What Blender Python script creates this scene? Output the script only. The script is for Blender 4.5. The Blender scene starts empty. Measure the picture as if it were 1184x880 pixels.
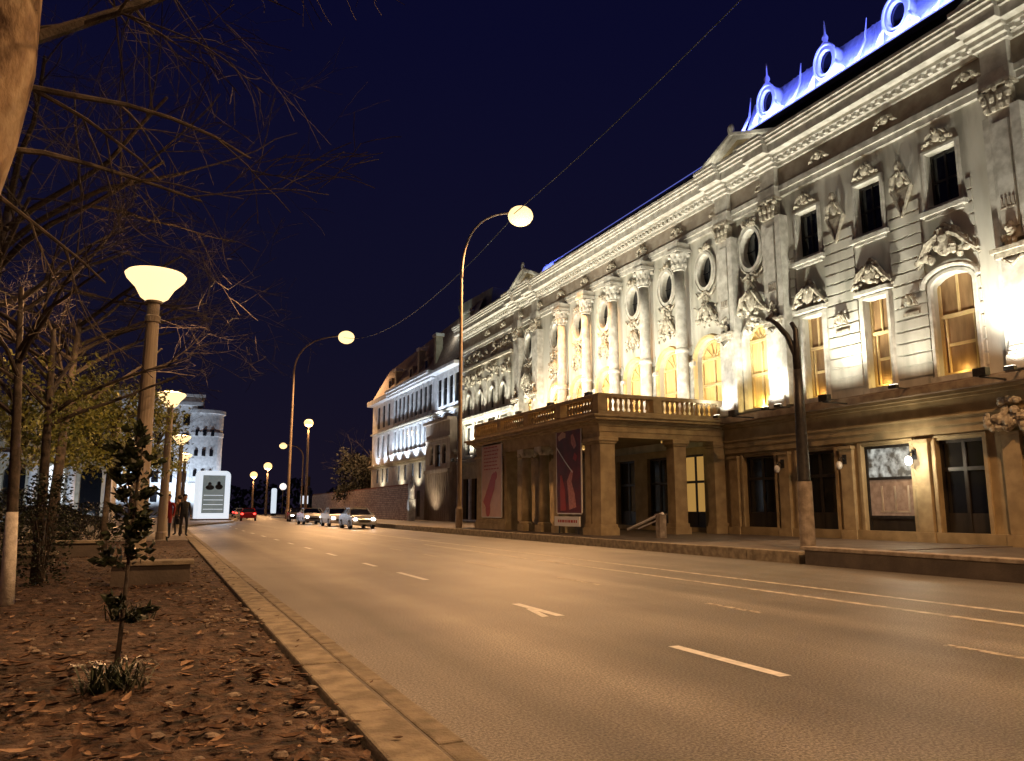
import bpy, bmesh, math, random
from mathutils import Vector, Matrix, Quaternion, noise
from mathutils.geometry import tessellate_polygon
random.seed(7)
R = math.radians
scn = bpy.context.scene
col = scn.collection
PI = math.pi

# ------------------------------------------------------------------ camera
cam = bpy.data.cameras.new('camera'); camo = bpy.data.objects.new('camera', cam); col.objects.link(camo)
camo.location = (0, 0, 1.4); camo.rotation_euler = (R(99.34), 0, R(-24.05))
cam.sensor_width = 36; cam.lens = 27.36; cam.clip_start = .05; cam.clip_end = 3000
scn.camera = camo
# ------------------------------------------------------------------ world: night sky
w = bpy.data.worlds.new('World'); scn.world = w; w.use_nodes = True
nt = w.node_tree; nt.nodes.clear()
sky = nt.nodes.new('ShaderNodeTexSky'); sky.sky_type = 'NISHITA'; sky.sun_disc = False
sky.sun_elevation = R(-4.5); sky.sun_rotation = R(250); sky.altitude = 300
mul = nt.nodes.new('ShaderNodeMix'); mul.data_type = 'RGBA'; mul.blend_type = 'MIX'; mul.inputs[0].default_value = .88
mul.inputs[7].default_value = (.0105, .0115, .046, 1)
bg = nt.nodes.new('ShaderNodeBackground'); bg.inputs[1].default_value = .44
wo = nt.nodes.new('ShaderNodeOutputWorld')
tc = nt.nodes.new('ShaderNodeTexCoord'); sx = nt.nodes.new('ShaderNodeSeparateXYZ'); rp = nt.nodes.new('ShaderNodeValToRGB')
nt.links.new(tc.outputs['Generated'], sx.inputs[0]); nt.links.new(sx.outputs['Z'], rp.inputs[0])
rp.color_ramp.elements[0].position = 0; rp.color_ramp.elements[0].color = (.022, .016, .036, 1); rp.color_ramp.elements[1].position = .55; rp.color_ramp.elements[1].color = (.0065, .0065, .046, 1)
e_ = rp.color_ramp.elements.new(.2); e_.color = (.0125, .0115, .040, 1); nt.links.new(rp.outputs[0], mul.inputs[7])
nt.links.new(sky.outputs[0], mul.inputs[6]); nt.links.new(mul.outputs[2], bg.inputs[0]); nt.links.new(bg.outputs[0], wo.inputs[0])
# a faint moon-like key, next to nothing beside the lamps
sun = bpy.data.lights.new('moon', 'SUN'); sun.energy = .01; sun.angle = R(.5); sun.color = (.8, .88, 1)
suno = bpy.data.objects.new('moon', sun); suno.rotation_euler = (R(50), 0, R(60)); col.objects.link(suno)
scn.view_settings.view_transform = 'Standard'; scn.view_settings.look = 'None'
scn.view_settings.exposure = .15; scn.view_settings.gamma = 1; scn.view_settings.use_curve_mapping = False
scn.cycles.max_bounces = 5; scn.cycles.diffuse_bounces = 3; scn.cycles.glossy_bounces = 3
scn.cycles.sample_clamp_indirect = 3; scn.cycles.sample_clamp_direct = 0
scn.cycles.use_denoising = True; scn.cycles.caustics_reflective = False; scn.cycles.caustics_refractive = False

SODIUM = (1, .53, .225); PALE = (1, .94, .76); COOL = (.72, .84, 1); GOLD = (1, .72, .25); BLUE = (.13, .17, 1)

# ------------------------------------------------------------------ materials
def mat(name, c1, c2=None, scale=4, rough=.8, bump=0, bscale=30, metal=0, emit=None, estr=0, stretch=(1, 1, 1), detail=5, c3=None, spec=.4, bdist=.02):
    m = bpy.data.materials.new(name); m.use_nodes = True; n = m.node_tree; L = n.links.new
    b = n.nodes['Principled BSDF']
    b.inputs['Base Color'].default_value = (*c1, 1); b.inputs['Roughness'].default_value = rough
    b.inputs['Metallic'].default_value = metal; b.inputs['Specular IOR Level'].default_value = spec
    g = n.nodes.new('ShaderNodeNewGeometry'); mp = n.nodes.new('ShaderNodeMapping'); mp.inputs[3].default_value = stretch
    L(g.outputs['Position'], mp.inputs[0])
    if c2:
        t = n.nodes.new('ShaderNodeTexNoise'); t.inputs['Scale'].default_value = scale; t.inputs['Detail'].default_value = detail
        r = n.nodes.new('ShaderNodeValToRGB'); r.color_ramp.elements[0].position = .36; r.color_ramp.elements[1].position = .64
        r.color_ramp.elements[0].color = (*c1, 1); r.color_ramp.elements[1].color = (*c2, 1)
        if c3:
            e = r.color_ramp.elements.new(.5); e.color = (*c3, 1)
        L(mp.outputs[0], t.inputs['Vector']); L(t.outputs['Fac'], r.inputs[0]); L(r.outputs[0], b.inputs['Base Color'])
    if bump:
        t2 = n.nodes.new('ShaderNodeTexNoise'); t2.inputs['Scale'].default_value = bscale; t2.inputs['Detail'].default_value = 4
        bp = n.nodes.new('ShaderNodeBump'); bp.inputs['Strength'].default_value = bump; bp.inputs['Distance'].default_value = bdist
        L(mp.outputs[0], t2.inputs['Vector']); L(t2.outputs['Fac'], bp.inputs['Height']); L(bp.outputs[0], b.inputs['Normal'])
    if emit:
        b.inputs['Emission Color'].default_value = (*emit, 1); b.inputs['Emission Strength'].default_value = estr
    return m

M = {}
M['stone'] = mat('facade_stone', (.42, .41, .345), (.68, .66, .58), 1.5, .85, .35, 14, stretch=(1, 1, .22), c3=(.61, .59, .51), detail=8)
M['trim'] = mat('facade_trim', (.46, .44, .38), (.72, .70, .63), 3, .8, .3, 18)
M['frieze'] = mat('frieze_stone', (.30, .25, .20), (.42, .37, .30), 2, .85, .4, 14)
M['relief'] = mat('relief_stone', (.30, .26, .20), (.62, .58, .47), 7, .8, .5, 25)
M['ochre'] = mat('ground_floor_stone', (.30, .235, .13), (.42, .33, .19), 2, .75, .25, 12)
M['ochre2'] = mat('portico_stone', (.32, .25, .145), (.46, .365, .215), 2.5, .75, .3, 15)
M['ledge'] = mat('ledge_stone', (.20, .15, .11), (.34, .28, .2), 3, .8, .3, 20)
M['darkroof'] = mat('dark_roof', (.02, .02, .025), (.05, .045, .05), 2, .6, .3, 8)
M['bluemetal'] = mat('mansard_zinc', (.55, .58, .66), (.72, .74, .8), 6, .5, .5, 20)
M['whitemetal'] = mat('pale_zinc', (.8, .82, .86), None, 1, .4)
M['glass'] = mat('dark_glass', (.010, .011, .014), None, 1, .07, spec=.6)
M['wood'] = mat('shutter_wood', (.22, .13, .06), (.34, .21, .10), 5, .5, .2, 30, stretch=(1, 1, .2))
M['darkwood'] = mat('dark_wood', (.016, .014, .013), (.035, .028, .022), 4, .4, .2, 30, stretch=(1, 1, .2))
M['curtain'] = mat('lit_curtain', (.6, .42, .15), (.75, .55, .25), 6, .8, emit=(1, .60, .17), estr=.24, stretch=(1, 3, .15))
M['arch_gold'] = mat('golden_arch_stone', (.62, .45, .20), (.72, .54, .27), 3, .7, .2, 20)  # golden tone of the arch surrounds and window frames
M['asphalt'] = None
M['paint'] = mat('road_paint', (.60, .62, .62), (.80, .81, .80), 9, .6, .3, 60)
M['paint_worn'] = mat('worn_road_paint', (.16, .15, .13), (.58, .55, .48), 11, .7, .3, 60, detail=8)
M['paint_line'] = mat('faded_line_paint', (.30, .285, .25), (.60, .575, .51), 6, .7, .3, 60, detail=7)
M['kerb'] = mat('kerb_concrete', (.17, .145, .11), (.32, .28, .21), 5, .85, .6, 40)
M['gutter'] = mat('gutter_concrete', (.14, .12, .09), (.27, .235, .18), 4, .8, .6, 40)
M['channel'] = mat('dark_channel', (.08, .068, .055), (.15, .13, .10), 6, .6, .4, 40)  # narrow strip, darker than the kerb and gutter beside it
M['pave'] = mat('paving', (.16, .14, .12), (.26, .23, .20), 2, .7, .4, 20)
M['paved'] = mat('dark_paving', (.09, .075, .065), (.15, .125, .105), 2, .6, .4, 20)
M['soil'] = mat('soil', (.030, .020, .014), (.125, .080, .054), 7, .9, 1, 16, c3=(.06, .032, .02), bdist=.06, detail=8)
M['leafdry'] = [mat('dry_leaf_tan', (.22, .13, .075), (.36, .24, .15), 30, .8), mat('dry_leaf_brown', (.085, .048, .03), (.15, .085, .05), 30, .8), mat('dry_leaf_dark', (.05, .025, .016), (.09, .05, .03), 30, .8)]
M['pebble'] = mat('pebble_stone', (.14, .11, .09), (.34, .28, .22), 18, .8, .5, 60)
M['conc'] = mat('bench_concrete', (.20, .17, .14), (.36, .32, .27), 5, .85, .5, 30)
M['mastpaint'] = mat('mast_paint', (.24, .18, .13), (.32, .25, .18), 3, .5)
M['postpaint'] = mat('lamp_post_paint', (.32, .27, .20), (.42, .36, .28), 6, .55, .3, 30, stretch=(1, 1, .1))
M['black'] = mat('black_iron', (.012, .012, .013), (.03, .028, .027), 8, .45, .2, 30)
M['whitewash'] = mat('whitewash', (.55, .52, .46), (.78, .75, .68), 12, .9, .5, 40)
M['bark'] = mat('plane_bark', (.11, .07, .045), (.50, .40, .27), 6, .9, 1, 22, stretch=(1, 1, .5), c3=(.33, .24, .15), detail=8)
M['twig'] = mat('twig_bark', (.05, .042, .034), (.11, .09, .07), 9, .9, .5, 40)
M['twigdim'] = mat('dark_twig_bark', (.045, .038, .033), (.085, .07, .058), 9, .9, .5, 40)
M['leafdark'] = mat('dark_leaf', (.010, .016, .009), (.032, .045, .02), 9, .45)
M['leafnight'] = mat('far_dark_leaf', (.004, .006, .003), (.010, .013, .006), 3, .8)
M['leafolive'] = mat('olive_leaf', (.09, .115, .022), (.21, .21, .045), 3, .6)
M['leafpale'] = mat('strap_leaf', (.10, .11, .07), (.22, .22, .16), 9, .6)
M['white'] = mat('white_plaster', (.55, .56, .57), (.74, .75, .76), 2, .8, .2, 20)
M['cream'] = mat('cream_plaster', (.40, .36, .27), (.56, .51, .40), 2, .8, .25, 14)
M['brown'] = mat('brown_timber', (.32, .25, .19), (.46, .37, .28), 5, .8, .4, 20, stretch=(1, 1, .2))
M['grey'] = mat('grey_render', (.20, .20, .18), (.30, .30, .27), 1, .8)
M['brownroof'] = mat('brown_tile_roof', (.24, .17, .14), (.40, .29, .24), 4, .8, .5, 12)
M['redbrick'] = mat('dark_red_brick', (.16, .05, .035), (.25, .09, .06), 6, .8, .4, 20)
M['bannerred'] = mat('banner_red', (.18, .012, .012), (.07, .006, .008), 1.6, .5)
M['bannerred2'] = mat('banner_print_red', (.42, .05, .035), None, 1, .5)
M['bannerpink'] = mat('banner_print_pink', (.66, .30, .25), (.5, .18, .15), 9, .5)
M['bannerpale'] = mat('banner_pale', (.60, .38, .29), (.68, .45, .35), 2, .5)
M['whitepaint'] = mat('white_paint', (.78, .78, .76), None, 1, .4)
M['skin'] = mat('skin', (.42, .25, .17), None, 1, .6)
M['hair'] = mat('hair', (.015, .011, .009), None, 1, .6)
M['redjacket'] = mat('red_cloth', (.28, .015, .015), (.18, .01, .012), 9, .8)
M['darkcloth'] = mat('dark_cloth', (.012, .012, .016), (.03, .03, .035), 9, .8)
M['browncloth'] = mat('brown_cloth', (.13, .07, .04), (.09, .05, .03), 9, .8)
M['carsilver'] = mat('silver_car_paint', (.45, .46, .48), None, 1, .25, metal=.6)
M['carred'] = mat('red_car_paint', (.30, .015, .02), None, 1, .25)
M['carblack'] = mat('black_car_paint', (.015, .015, .018), None, 1, .2)
M['carwhite'] = mat('white_car_paint', (.7, .7, .7), None, 1, .3)
M['tyre'] = mat('tyre_rubber', (.015, .015, .015), None, 1, .8)
M['em_sodium'] = mat('lit_sodium_glass', (1, .8, .5), emit=(1, .66, .29), estr=1.75)
M['em_bowl'] = mat('lit_bowl_glass', (.4, .35, .25), emit=(1, .68, .32), estr=1.6)
M['em_far'] = mat('lit_far_lamp', (1, .8, .5), emit=(1, .60, .24), estr=1.6)
M['em_white'] = mat('lit_white_lamp', (1, 1, 1), emit=(1, .96, .9), estr=9)
M['em_head'] = mat('lit_headlamp', (1, 1, 1), emit=(1, .93, .85), estr=26)
M['em_tail'] = mat('lit_tail_lamp', (1, .1, .05), emit=(1, .03, .02), estr=8)
M['em_blue'] = mat('lit_blue_strip', (.3, .3, 1), emit=(.22, .26, 1), estr=1.6)
M['em_bluetube'] = mat('lit_thin_blue_tube', (.3, .3, 1), emit=(.2, .25, 1), estr=.45)
M['em_sign'] = mat('lit_sign_panel', (.7, .75, .8), emit=(.8, .9, 1), estr=.75)
M['em_pict'] = mat('lit_poster_panel', (.1, .12, .12), (.2, .22, .21), 1, .3, emit=(.30, .36, .36), estr=.35)
M['em_window'] = mat('lit_window_warm', (.10, .06, .02), emit=(1, .55, .14), estr=.34)
M['em_windoww'] = mat('lit_window_white', (.5, .5, .5), emit=(.9, .95, 1), estr=.9)
M['em_flood'] = mat('lit_flood_lens', (1, .95, .8), emit=(1, .92, .72), estr=5)

def asphalt():
    m = bpy.data.materials.new('asphalt'); m.use_nodes = True; n = m.node_tree; L = n.links.new; N = n.nodes.new
    b = n.nodes['Principled BSDF']; g = N('ShaderNodeNewGeometry')
    t = N('ShaderNodeTexNoise'); t.inputs['Scale'].default_value = 48; t.inputs['Detail'].default_value = 4; t.inputs['Roughness'].default_value = .7
    mp = N('ShaderNodeMapping'); mp.inputs[3].default_value = (.9, .06, 1); L(g.outputs['Position'], mp.inputs[0])
    t2 = N('ShaderNodeTexNoise'); t2.inputs['Scale'].default_value = 1.0; t2.inputs['Detail'].default_value = 5; L(mp.outputs[0], t2.inputs['Vector'])
    L(g.outputs['Position'], t.inputs['Vector'])
    r = N('ShaderNodeValToRGB'); r.color_ramp.elements[0].position = .42; r.color_ramp.elements[0].color = (.062, .060, .058, 1)
    r.color_ramp.elements[1].position = .62; r.color_ramp.elements[1].color = (.245, .235, .22, 1); L(t.outputs['Fac'], r.inputs[0])
    r2 = N('ShaderNodeValToRGB'); r2.color_ramp.elements[0].position = .3; r2.color_ramp.elements[0].color = (.78, .78, .78, 1)
    r2.color_ramp.elements[1].position = .72; r2.color_ramp.elements[1].color = (1.5, 1.48, 1.42, 1); L(t2.outputs['Fac'], r2.inputs[0])
    mx = N('ShaderNodeMix'); mx.data_type = 'RGBA'; mx.blend_type = 'MULTIPLY'; mx.inputs[0].default_value = 1
    L(r.outputs[0], mx.inputs[6]); L(r2.outputs[0], mx.inputs[7]); cur = mx.outputs[2]; sp = N('ShaderNodeSeparateXYZ'); L(g.outputs['Position'], sp.inputs[0])
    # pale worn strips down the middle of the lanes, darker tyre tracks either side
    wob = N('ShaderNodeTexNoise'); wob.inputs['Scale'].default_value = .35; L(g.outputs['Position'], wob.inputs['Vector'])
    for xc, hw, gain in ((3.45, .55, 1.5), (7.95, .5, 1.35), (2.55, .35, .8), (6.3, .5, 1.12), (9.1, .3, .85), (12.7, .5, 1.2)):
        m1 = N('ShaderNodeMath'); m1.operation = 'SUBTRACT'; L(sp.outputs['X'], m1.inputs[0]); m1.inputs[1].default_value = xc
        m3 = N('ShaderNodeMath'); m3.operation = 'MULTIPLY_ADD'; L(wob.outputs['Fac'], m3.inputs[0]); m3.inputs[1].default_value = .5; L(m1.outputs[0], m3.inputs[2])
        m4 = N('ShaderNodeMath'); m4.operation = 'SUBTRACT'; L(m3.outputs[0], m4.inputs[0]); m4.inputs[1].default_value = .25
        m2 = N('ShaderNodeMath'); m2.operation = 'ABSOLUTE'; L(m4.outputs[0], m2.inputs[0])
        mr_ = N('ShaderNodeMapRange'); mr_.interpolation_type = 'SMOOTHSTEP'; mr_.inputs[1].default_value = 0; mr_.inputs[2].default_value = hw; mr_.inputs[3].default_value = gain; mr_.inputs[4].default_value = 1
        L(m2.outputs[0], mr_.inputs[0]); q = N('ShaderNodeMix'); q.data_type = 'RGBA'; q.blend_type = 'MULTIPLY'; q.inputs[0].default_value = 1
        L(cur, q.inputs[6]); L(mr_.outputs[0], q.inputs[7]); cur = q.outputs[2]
    bl = N('ShaderNodeTexNoise'); bl.inputs['Scale'].default_value = .55; bl.inputs['Detail'].default_value = 6; L(g.outputs['Position'], bl.inputs['Vector'])
    rb_ = N('ShaderNodeValToRGB'); rb_.color_ramp.elements[0].position = .35; rb_.color_ramp.elements[0].color = (.80, .79, .78, 1); rb_.color_ramp.elements[1].position = .62; rb_.color_ramp.elements[1].color = (1.08, 1.08, 1.08, 1); L(bl.outputs['Fac'], rb_.inputs[0])
    q = N('ShaderNodeMix'); q.data_type = 'RGBA'; q.blend_type = 'MULTIPLY'; q.inputs[0].default_value = 1; L(cur, q.inputs[6]); L(rb_.outputs[0], q.inputs[7]); cur = q.outputs[2]
    L(cur, b.inputs['Base Color'])
    v = N('ShaderNodeTexVoronoi'); v.inputs['Scale'].default_value = 130; L(g.outputs['Position'], v.inputs['Vector'])
    bp = N('ShaderNodeBump'); bp.inputs['Strength'].default_value = .38; bp.inputs['Distance'].default_value = .007
    L(v.outputs['Distance'], bp.inputs['Height']); L(bp.outputs[0], b.inputs['Normal'])
    b.inputs['Roughness'].default_value = .46; b.inputs['Specular IOR Level'].default_value = .45
    return m
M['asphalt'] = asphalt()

def brickish(name, c1, c2, mortar, sc=1, off=(.0, .0)):
    m = bpy.data.materials.new(name); m.use_nodes = True; n = m.node_tree; L = n.links.new; N = n.nodes.new
    b = n.nodes['Principled BSDF']; g = N('ShaderNodeNewGeometry'); s = N('ShaderNodeSeparateXYZ'); c = N('ShaderNodeCombineXYZ')
    L(g.outputs['Position'], s.inputs[0]); L(s.outputs['Y'], c.inputs[0]); L(s.outputs['Z'], c.inputs[1])
    t = N('ShaderNodeTexBrick'); t.inputs['Scale'].default_value = sc; t.inputs['Color1'].default_value = (*c1, 1); t.inputs['Color2'].default_value = (*c2, 1)
    t.inputs['Mortar'].default_value = (*mortar, 1); t.inputs['Mortar Size'].default_value = .03
    L(c.outputs[0], t.inputs['Vector']); L(t.outputs['Color'], b.inputs['Base Color']); b.inputs['Roughness'].default_value = .85
    return m
M['stonewall'] = brickish('rubble_wall_stone', (.80, .66, .58), (.40, .28, .25), (.22, .17, .16), 1.3)

def shop_glass():
    m = bpy.data.materials.new('lit_window_display'); m.use_nodes = True; n = m.node_tree; L = n.links.new; N = n.nodes.new
    b = n.nodes['Principled BSDF']; g = N('ShaderNodeNewGeometry'); t = N('ShaderNodeTexNoise'); t.inputs['Scale'].default_value = 3.2; t.inputs['Detail'].default_value = 6
    L(g.outputs['Position'], t.inputs['Vector']); r = N('ShaderNodeValToRGB')
    r.color_ramp.elements[0].position = .42; r.color_ramp.elements[0].color = (.015, .016, .012, 1); r.color_ramp.elements[1].position = .66; r.color_ramp.elements[1].color = (.65, .66, .60, 1)
    L(t.outputs['Fac'], r.inputs[0]); L(r.outputs[0], b.inputs['Emission Color']); b.inputs['Emission Strength'].default_value = .75
    b.inputs['Base Color'].default_value = (.1, .1, .1, 1); b.inputs['Roughness'].default_value = .1
    return m
M['display'] = shop_glass()
M['displaylow'] = mat('lit_window_display_lower', (.12, .07, .04), (.25, .17, .12), 4, .3, emit=(.5, .3, .18), estr=.22)

# ------------------------------------------------------------------ mesh builder
class MB:
    def __init__(s): s.v = []; s.f = []; s.m = []
    def quadf(s, idx, mi=0): s.f.append(tuple(idx)); s.m.append(mi)
    def poly(s, pts, mi=0):
        o = len(s.v); s.v += [tuple(p) for p in pts]; s.quadf(range(o, o + len(pts)), mi)
    def box(s, x0, x1, y0, y1, z0, z1, mi=0):
        o = len(s.v)
        s.v += [(x0, y0, z0), (x1, y0, z0), (x1, y1, z0), (x0, y1, z0), (x0, y0, z1), (x1, y0, z1), (x1, y1, z1), (x0, y1, z1)]
        for q in ((0, 3, 2, 1), (4, 5, 6, 7), (0, 1, 5, 4), (1, 2, 6, 5), (2, 3, 7, 6), (3, 0, 4, 7)): s.quadf([o + i for i in q], mi)
    def tube(s, pts, rad, n=8, mi=0):
        pts = [Vector(p) for p in pts]
        if not hasattr(rad, '__len__'): rad = [rad] * len(pts)
        o = len(s.v); prev = None
        for i, p in enumerate(pts):
            d = (pts[min(i + 1, len(pts) - 1)] - pts[max(i - 1, 0)])
            if d.length < 1e-9: d = Vector((0, 0, 1))
            d.normalize()
            if prev is None: a = d.orthogonal().normalized()
            else:
                a = prev - d * prev.dot(d)
                a = a.normalized() if a.length > 1e-6 else d.orthogonal().normalized()
            prev = a; b = d.cross(a)
            for k in range(n):
                t = 2 * PI * k / n; s.v.append(tuple(p + (a * math.cos(t) + b * math.sin(t)) * rad[i]))
        for i in range(len(pts) - 1):
            for k in range(n):
                k2 = (k + 1) % n; s.quadf((o + i * n + k, o + i * n + k2, o + (i + 1) * n + k2, o + (i + 1) * n + k), mi)
        s.quadf([o + k for k in range(n)][::-1], mi); s.quadf([o + (len(pts) - 1) * n + k for k in range(n)], mi)
    def lathe(s, cx, cy, prof, n=16, mi=0, sx=1, sy=1):
        o = len(s.v)
        for r, z in prof:
            for k in range(n):
                t = 2 * PI * (k + .5) / n; s.v.append((cx + r * sx * math.cos(t), cy + r * sy * math.sin(t), z))
        for i in range(len(prof) - 1):
            for k in range(n):
                k2 = (k + 1) % n; s.quadf((o + i * n + k, o + i * n + k2, o + (i + 1) * n + k2, o + (i + 1) * n + k), mi)
        s.quadf([o + k for k in range(n)][::-1], mi); s.quadf([o + (len(prof) - 1) * n + k for k in range(n)], mi)
    def ell(s, c, r, n=8, m=5, mi=0, jit=0):
        prof = []; o = len(s.v)
        for i in range(m + 1):
            ph = PI * i / m
            for k in range(n):
                t = 2 * PI * k / n; q = 1 + random.uniform(-jit, jit)
                s.v.append((c[0] + r[0] * q * math.sin(ph) * math.cos(t), c[1] + r[1] * q * math.sin(ph) * math.sin(t), c[2] - r[2] * math.cos(ph)))
        for i in range(m):
            for k in range(n):
                k2 = (k + 1) % n; s.quadf((o + i * n + k, o + i * n + k2, o + (i + 1) * n + k2, o + (i + 1) * n + k), mi)
    def plate(s, outer, holes, xf, xb, mi=0, rim=None):
        """wall in the y-z plane: front at x=xf, reveals running back to xb"""
        loops = [outer] + holes
        tri = tessellate_polygon([[Vector((p[0], p[1], 0)) for p in lp] for lp in loops])
        flat = [p for lp in loops for p in lp]; o = len(s.v)
        s.v += [(xf, p[0], p[1]) for p in flat]
        for t in tri: s.quadf([o + i for i in t], mi)
        b = len(s.v); s.v += [(xb, p[0], p[1]) for p in flat]
        st = 0
        for li, lp in enumerate(loops):
            k = len(lp)
            for i in range(k):
                j = (i + 1) % k; s.quadf((o + st + i, o + st + j, b + st + j, b + st + i), mi if (li == 0 or rim is None) else rim)
            st += k
    def ring(s, loop_in, loop_out, xf, xb, mi=0):
        """moulded frame between two matching loops, xf proud of xb"""
        k = len(loop_in); o = len(s.v)
        s.v += [(xb, *p) for p in loop_out] + [(xf, *(Vector(p) * .75 + Vector(q) * .25)) for p, q in zip(loop_out, loop_in)] + [(xf, *(Vector(p) * .2 + Vector(q) * .8)) for p, q in zip(loop_out, loop_in)] + [(xb + .02, *q) for q in loop_in]
        for r in range(3):
            for i in range(k):
                j = (i + 1) % k; s.quadf((o + r * k + i, o + r * k + j, o + (r + 1) * k + j, o + (r + 1) * k + i), mi)
    def build(s, name, mats, parent=None, smooth=False, loc=None, bevel=0):
        if not isinstance(mats, (list, tuple)): mats = [mats]
        me = bpy.data.meshes.new(name); me.from_pydata(s.v, [], s.f)
        for m in mats: me.materials.append(m)
        me.polygons.foreach_set('material_index', s.m)
        if smooth: me.polygons.foreach_set('use_smooth', [True] * len(s.f))
        me.update()
        o = bpy.data.objects.new(name, me); col.objects.link(o)
        if loc is not None: o.location = loc
        if parent: attach(o, parent)
        if bevel:
            b = o.modifiers.new('bevel', 'BEVEL'); b.width = bevel; b.segments = 2; b.limit_method = 'ANGLE'
        return o

def attach(o, parent):
    o.parent = parent
    m = Matrix.Identity(4); p = parent; chain = []
    while p: chain.append(p); p = p.parent
    for q in reversed(chain): m = m @ q.matrix_parent_inverse @ q.matrix_basis
    o.matrix_parent_inverse = m.inverted()
def tag(o, label=None, cat=None, group=None, kind=None):
    if label: o['label'] = label
    if cat: o['category'] = cat
    if group: o['group'] = group
    if kind: o['kind'] = kind
    return o
def thing(name, label, cat, loc, group=None):
    o = bpy.data.objects.new(name, None); o.location = loc; o.empty_display_size = .3; col.objects.link(o)
    return tag(o, label, cat, group)
def copy_tree(o, parent=None, dloc=(0, 0, 0)):
    c = o.copy(); col.objects.link(c)
    if parent:
        mpi = o.matrix_parent_inverse.copy(); c.parent = parent; c.matrix_parent_inverse = mpi
    c.location = Vector(o.location) + Vector(dloc)
    for ch in list(o.children): copy_tree(ch, c)
    return c
def light(kind, loc, power, color, name='lamp_light', radius=.15, target=None, spot=None, blend=.6, size=None, parent=None):
    l = bpy.data.lights.new(name, kind); l.energy = power; l.color = color
    if kind in ('POINT', 'SPOT'): l.shadow_soft_size = radius
    if kind == 'SPOT': l.spot_size = R(spot or 120); l.spot_blend = blend
    if kind == 'AREA' and size: l.shape = 'RECTANGLE'; l.size, l.size_y = size
    o = bpy.data.objects.new(name, l); o.location = loc; col.objects.link(o)
    if target is not None: o.rotation_euler = (Vector(target) - Vector(loc)).to_track_quat('-Z', 'Y').to_euler()
    if parent: attach(o, parent)
    return o

# ------------------------------------------------------------------ ground
def ss(a, b, x):
    t = max(0, min(1, (x - a) / (b - a))); return t * t * (3 - 2 * t)
def shift(y):
    if y < 50: return 0
    if y < 115: return .0009 * (y - 50) ** 2
    return 3.8 + .117 * (y - 115)
def KL(y): return 1.45 + 5.85 * ss(60, 90, y) + (max(0, y - 90) * .105)
def KR(y): return 15.0 + shift(y)
YS = [-60, -30, -10, -2, 2] + [5 + 2.5 * i for i in range(40)] + [110 + 12 * i for i in range(24)]

def strip(name, m, fl, fr, z0, z1, ys, gap=0):
    g = MB()
    for a, b in zip(ys[:-1], ys[1:]):
        b2 = b - gap
        x0, x1, x2, x3 = fl(a), fr(a), fr(b2), fl(b2); dz = random.uniform(-.006, .006) if gap else 0
        o = len(g.v)
        g.v += [(x0, a, z0), (x1, a, z0), (x2, b2, z0), (x3, b2, z0), (x0, a, z1 + dz), (x1, a, z1 + dz), (x2, b2, z1 + dz), (x3, b2, z1 + dz)]
        for q in ((4, 5, 6, 7), (0, 1, 5, 4), (1, 2, 6, 5), (2, 3, 7, 6), (3, 0, 4, 7)): g.quadf([o + i for i in q])
    return tag(g.build(name, m, bevel=.02 if gap else 0), kind='structure')
g = MB(); g.poly([(-900, -300, -.05), (900, -300, -.05), (900, 1500, -.05), (-900, 1500, -.05)])
tag(g.build('ground', M['paved']), kind='structure')
strip('gutter_channel', M['channel'], lambda y: KL(y) + .002, lambda y: KL(y) + .158, -.02, .008, YS)
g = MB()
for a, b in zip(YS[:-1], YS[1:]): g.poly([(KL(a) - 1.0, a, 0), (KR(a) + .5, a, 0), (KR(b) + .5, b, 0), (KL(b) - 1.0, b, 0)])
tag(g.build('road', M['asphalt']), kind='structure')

ys = [0]
while ys[-1] < 100: ys.append(ys[-1] + (1.7 if ys[-1] < 40 else 3.4))
strip('kerb', M['kerb'], lambda y: KL(y) - .31, lambda y: KL(y), -.02, .14, ys, .018)
strip('kerb', M['kerb'], lambda y: KL(y) - .31, lambda y: KL(y), -.02, .14, [ys[-1]] + [110 + 12 * i for i in range(24)])
strip('gutter', M['gutter'], lambda y: KL(y) + .16, lambda y: KL(y) + .335, -.02, .014, [0] + [.9 + 1.9 * i for i in range(55)], .014)
strip('kerb', M['kerb'], lambda y: KR(y) - .01, lambda y: KR(y) + .3, -.02, .30, [15.6 + 2 * i for i in range(45)], .018)
strip('kerb', M['kerb'], lambda y: KR(y) - .01, lambda y: KR(y) + .3, -.02, .16, [105.6 + 12 * i for i in range(24)])
# pavements
strip('pavement', M['pave'], lambda y: -70, lambda y: KL(y) - .312, -.04, .125, [y for y in YS if y >= 35])
strip('pavement', M['pave'], lambda y: -70, lambda y: -3.6, -.04, .125, [-30, 0, 35])
strip('pavement', M['paved'], lambda y: KR(y) + .302, lambda y: 70, -.04, .285, [15.6] + [y for y in YS if y > 16])
strip('pavement', M['paved'], lambda y: KR(y) + .36, lambda y: 70, -.04, .26, [-40, 0, 15.58])
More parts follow.
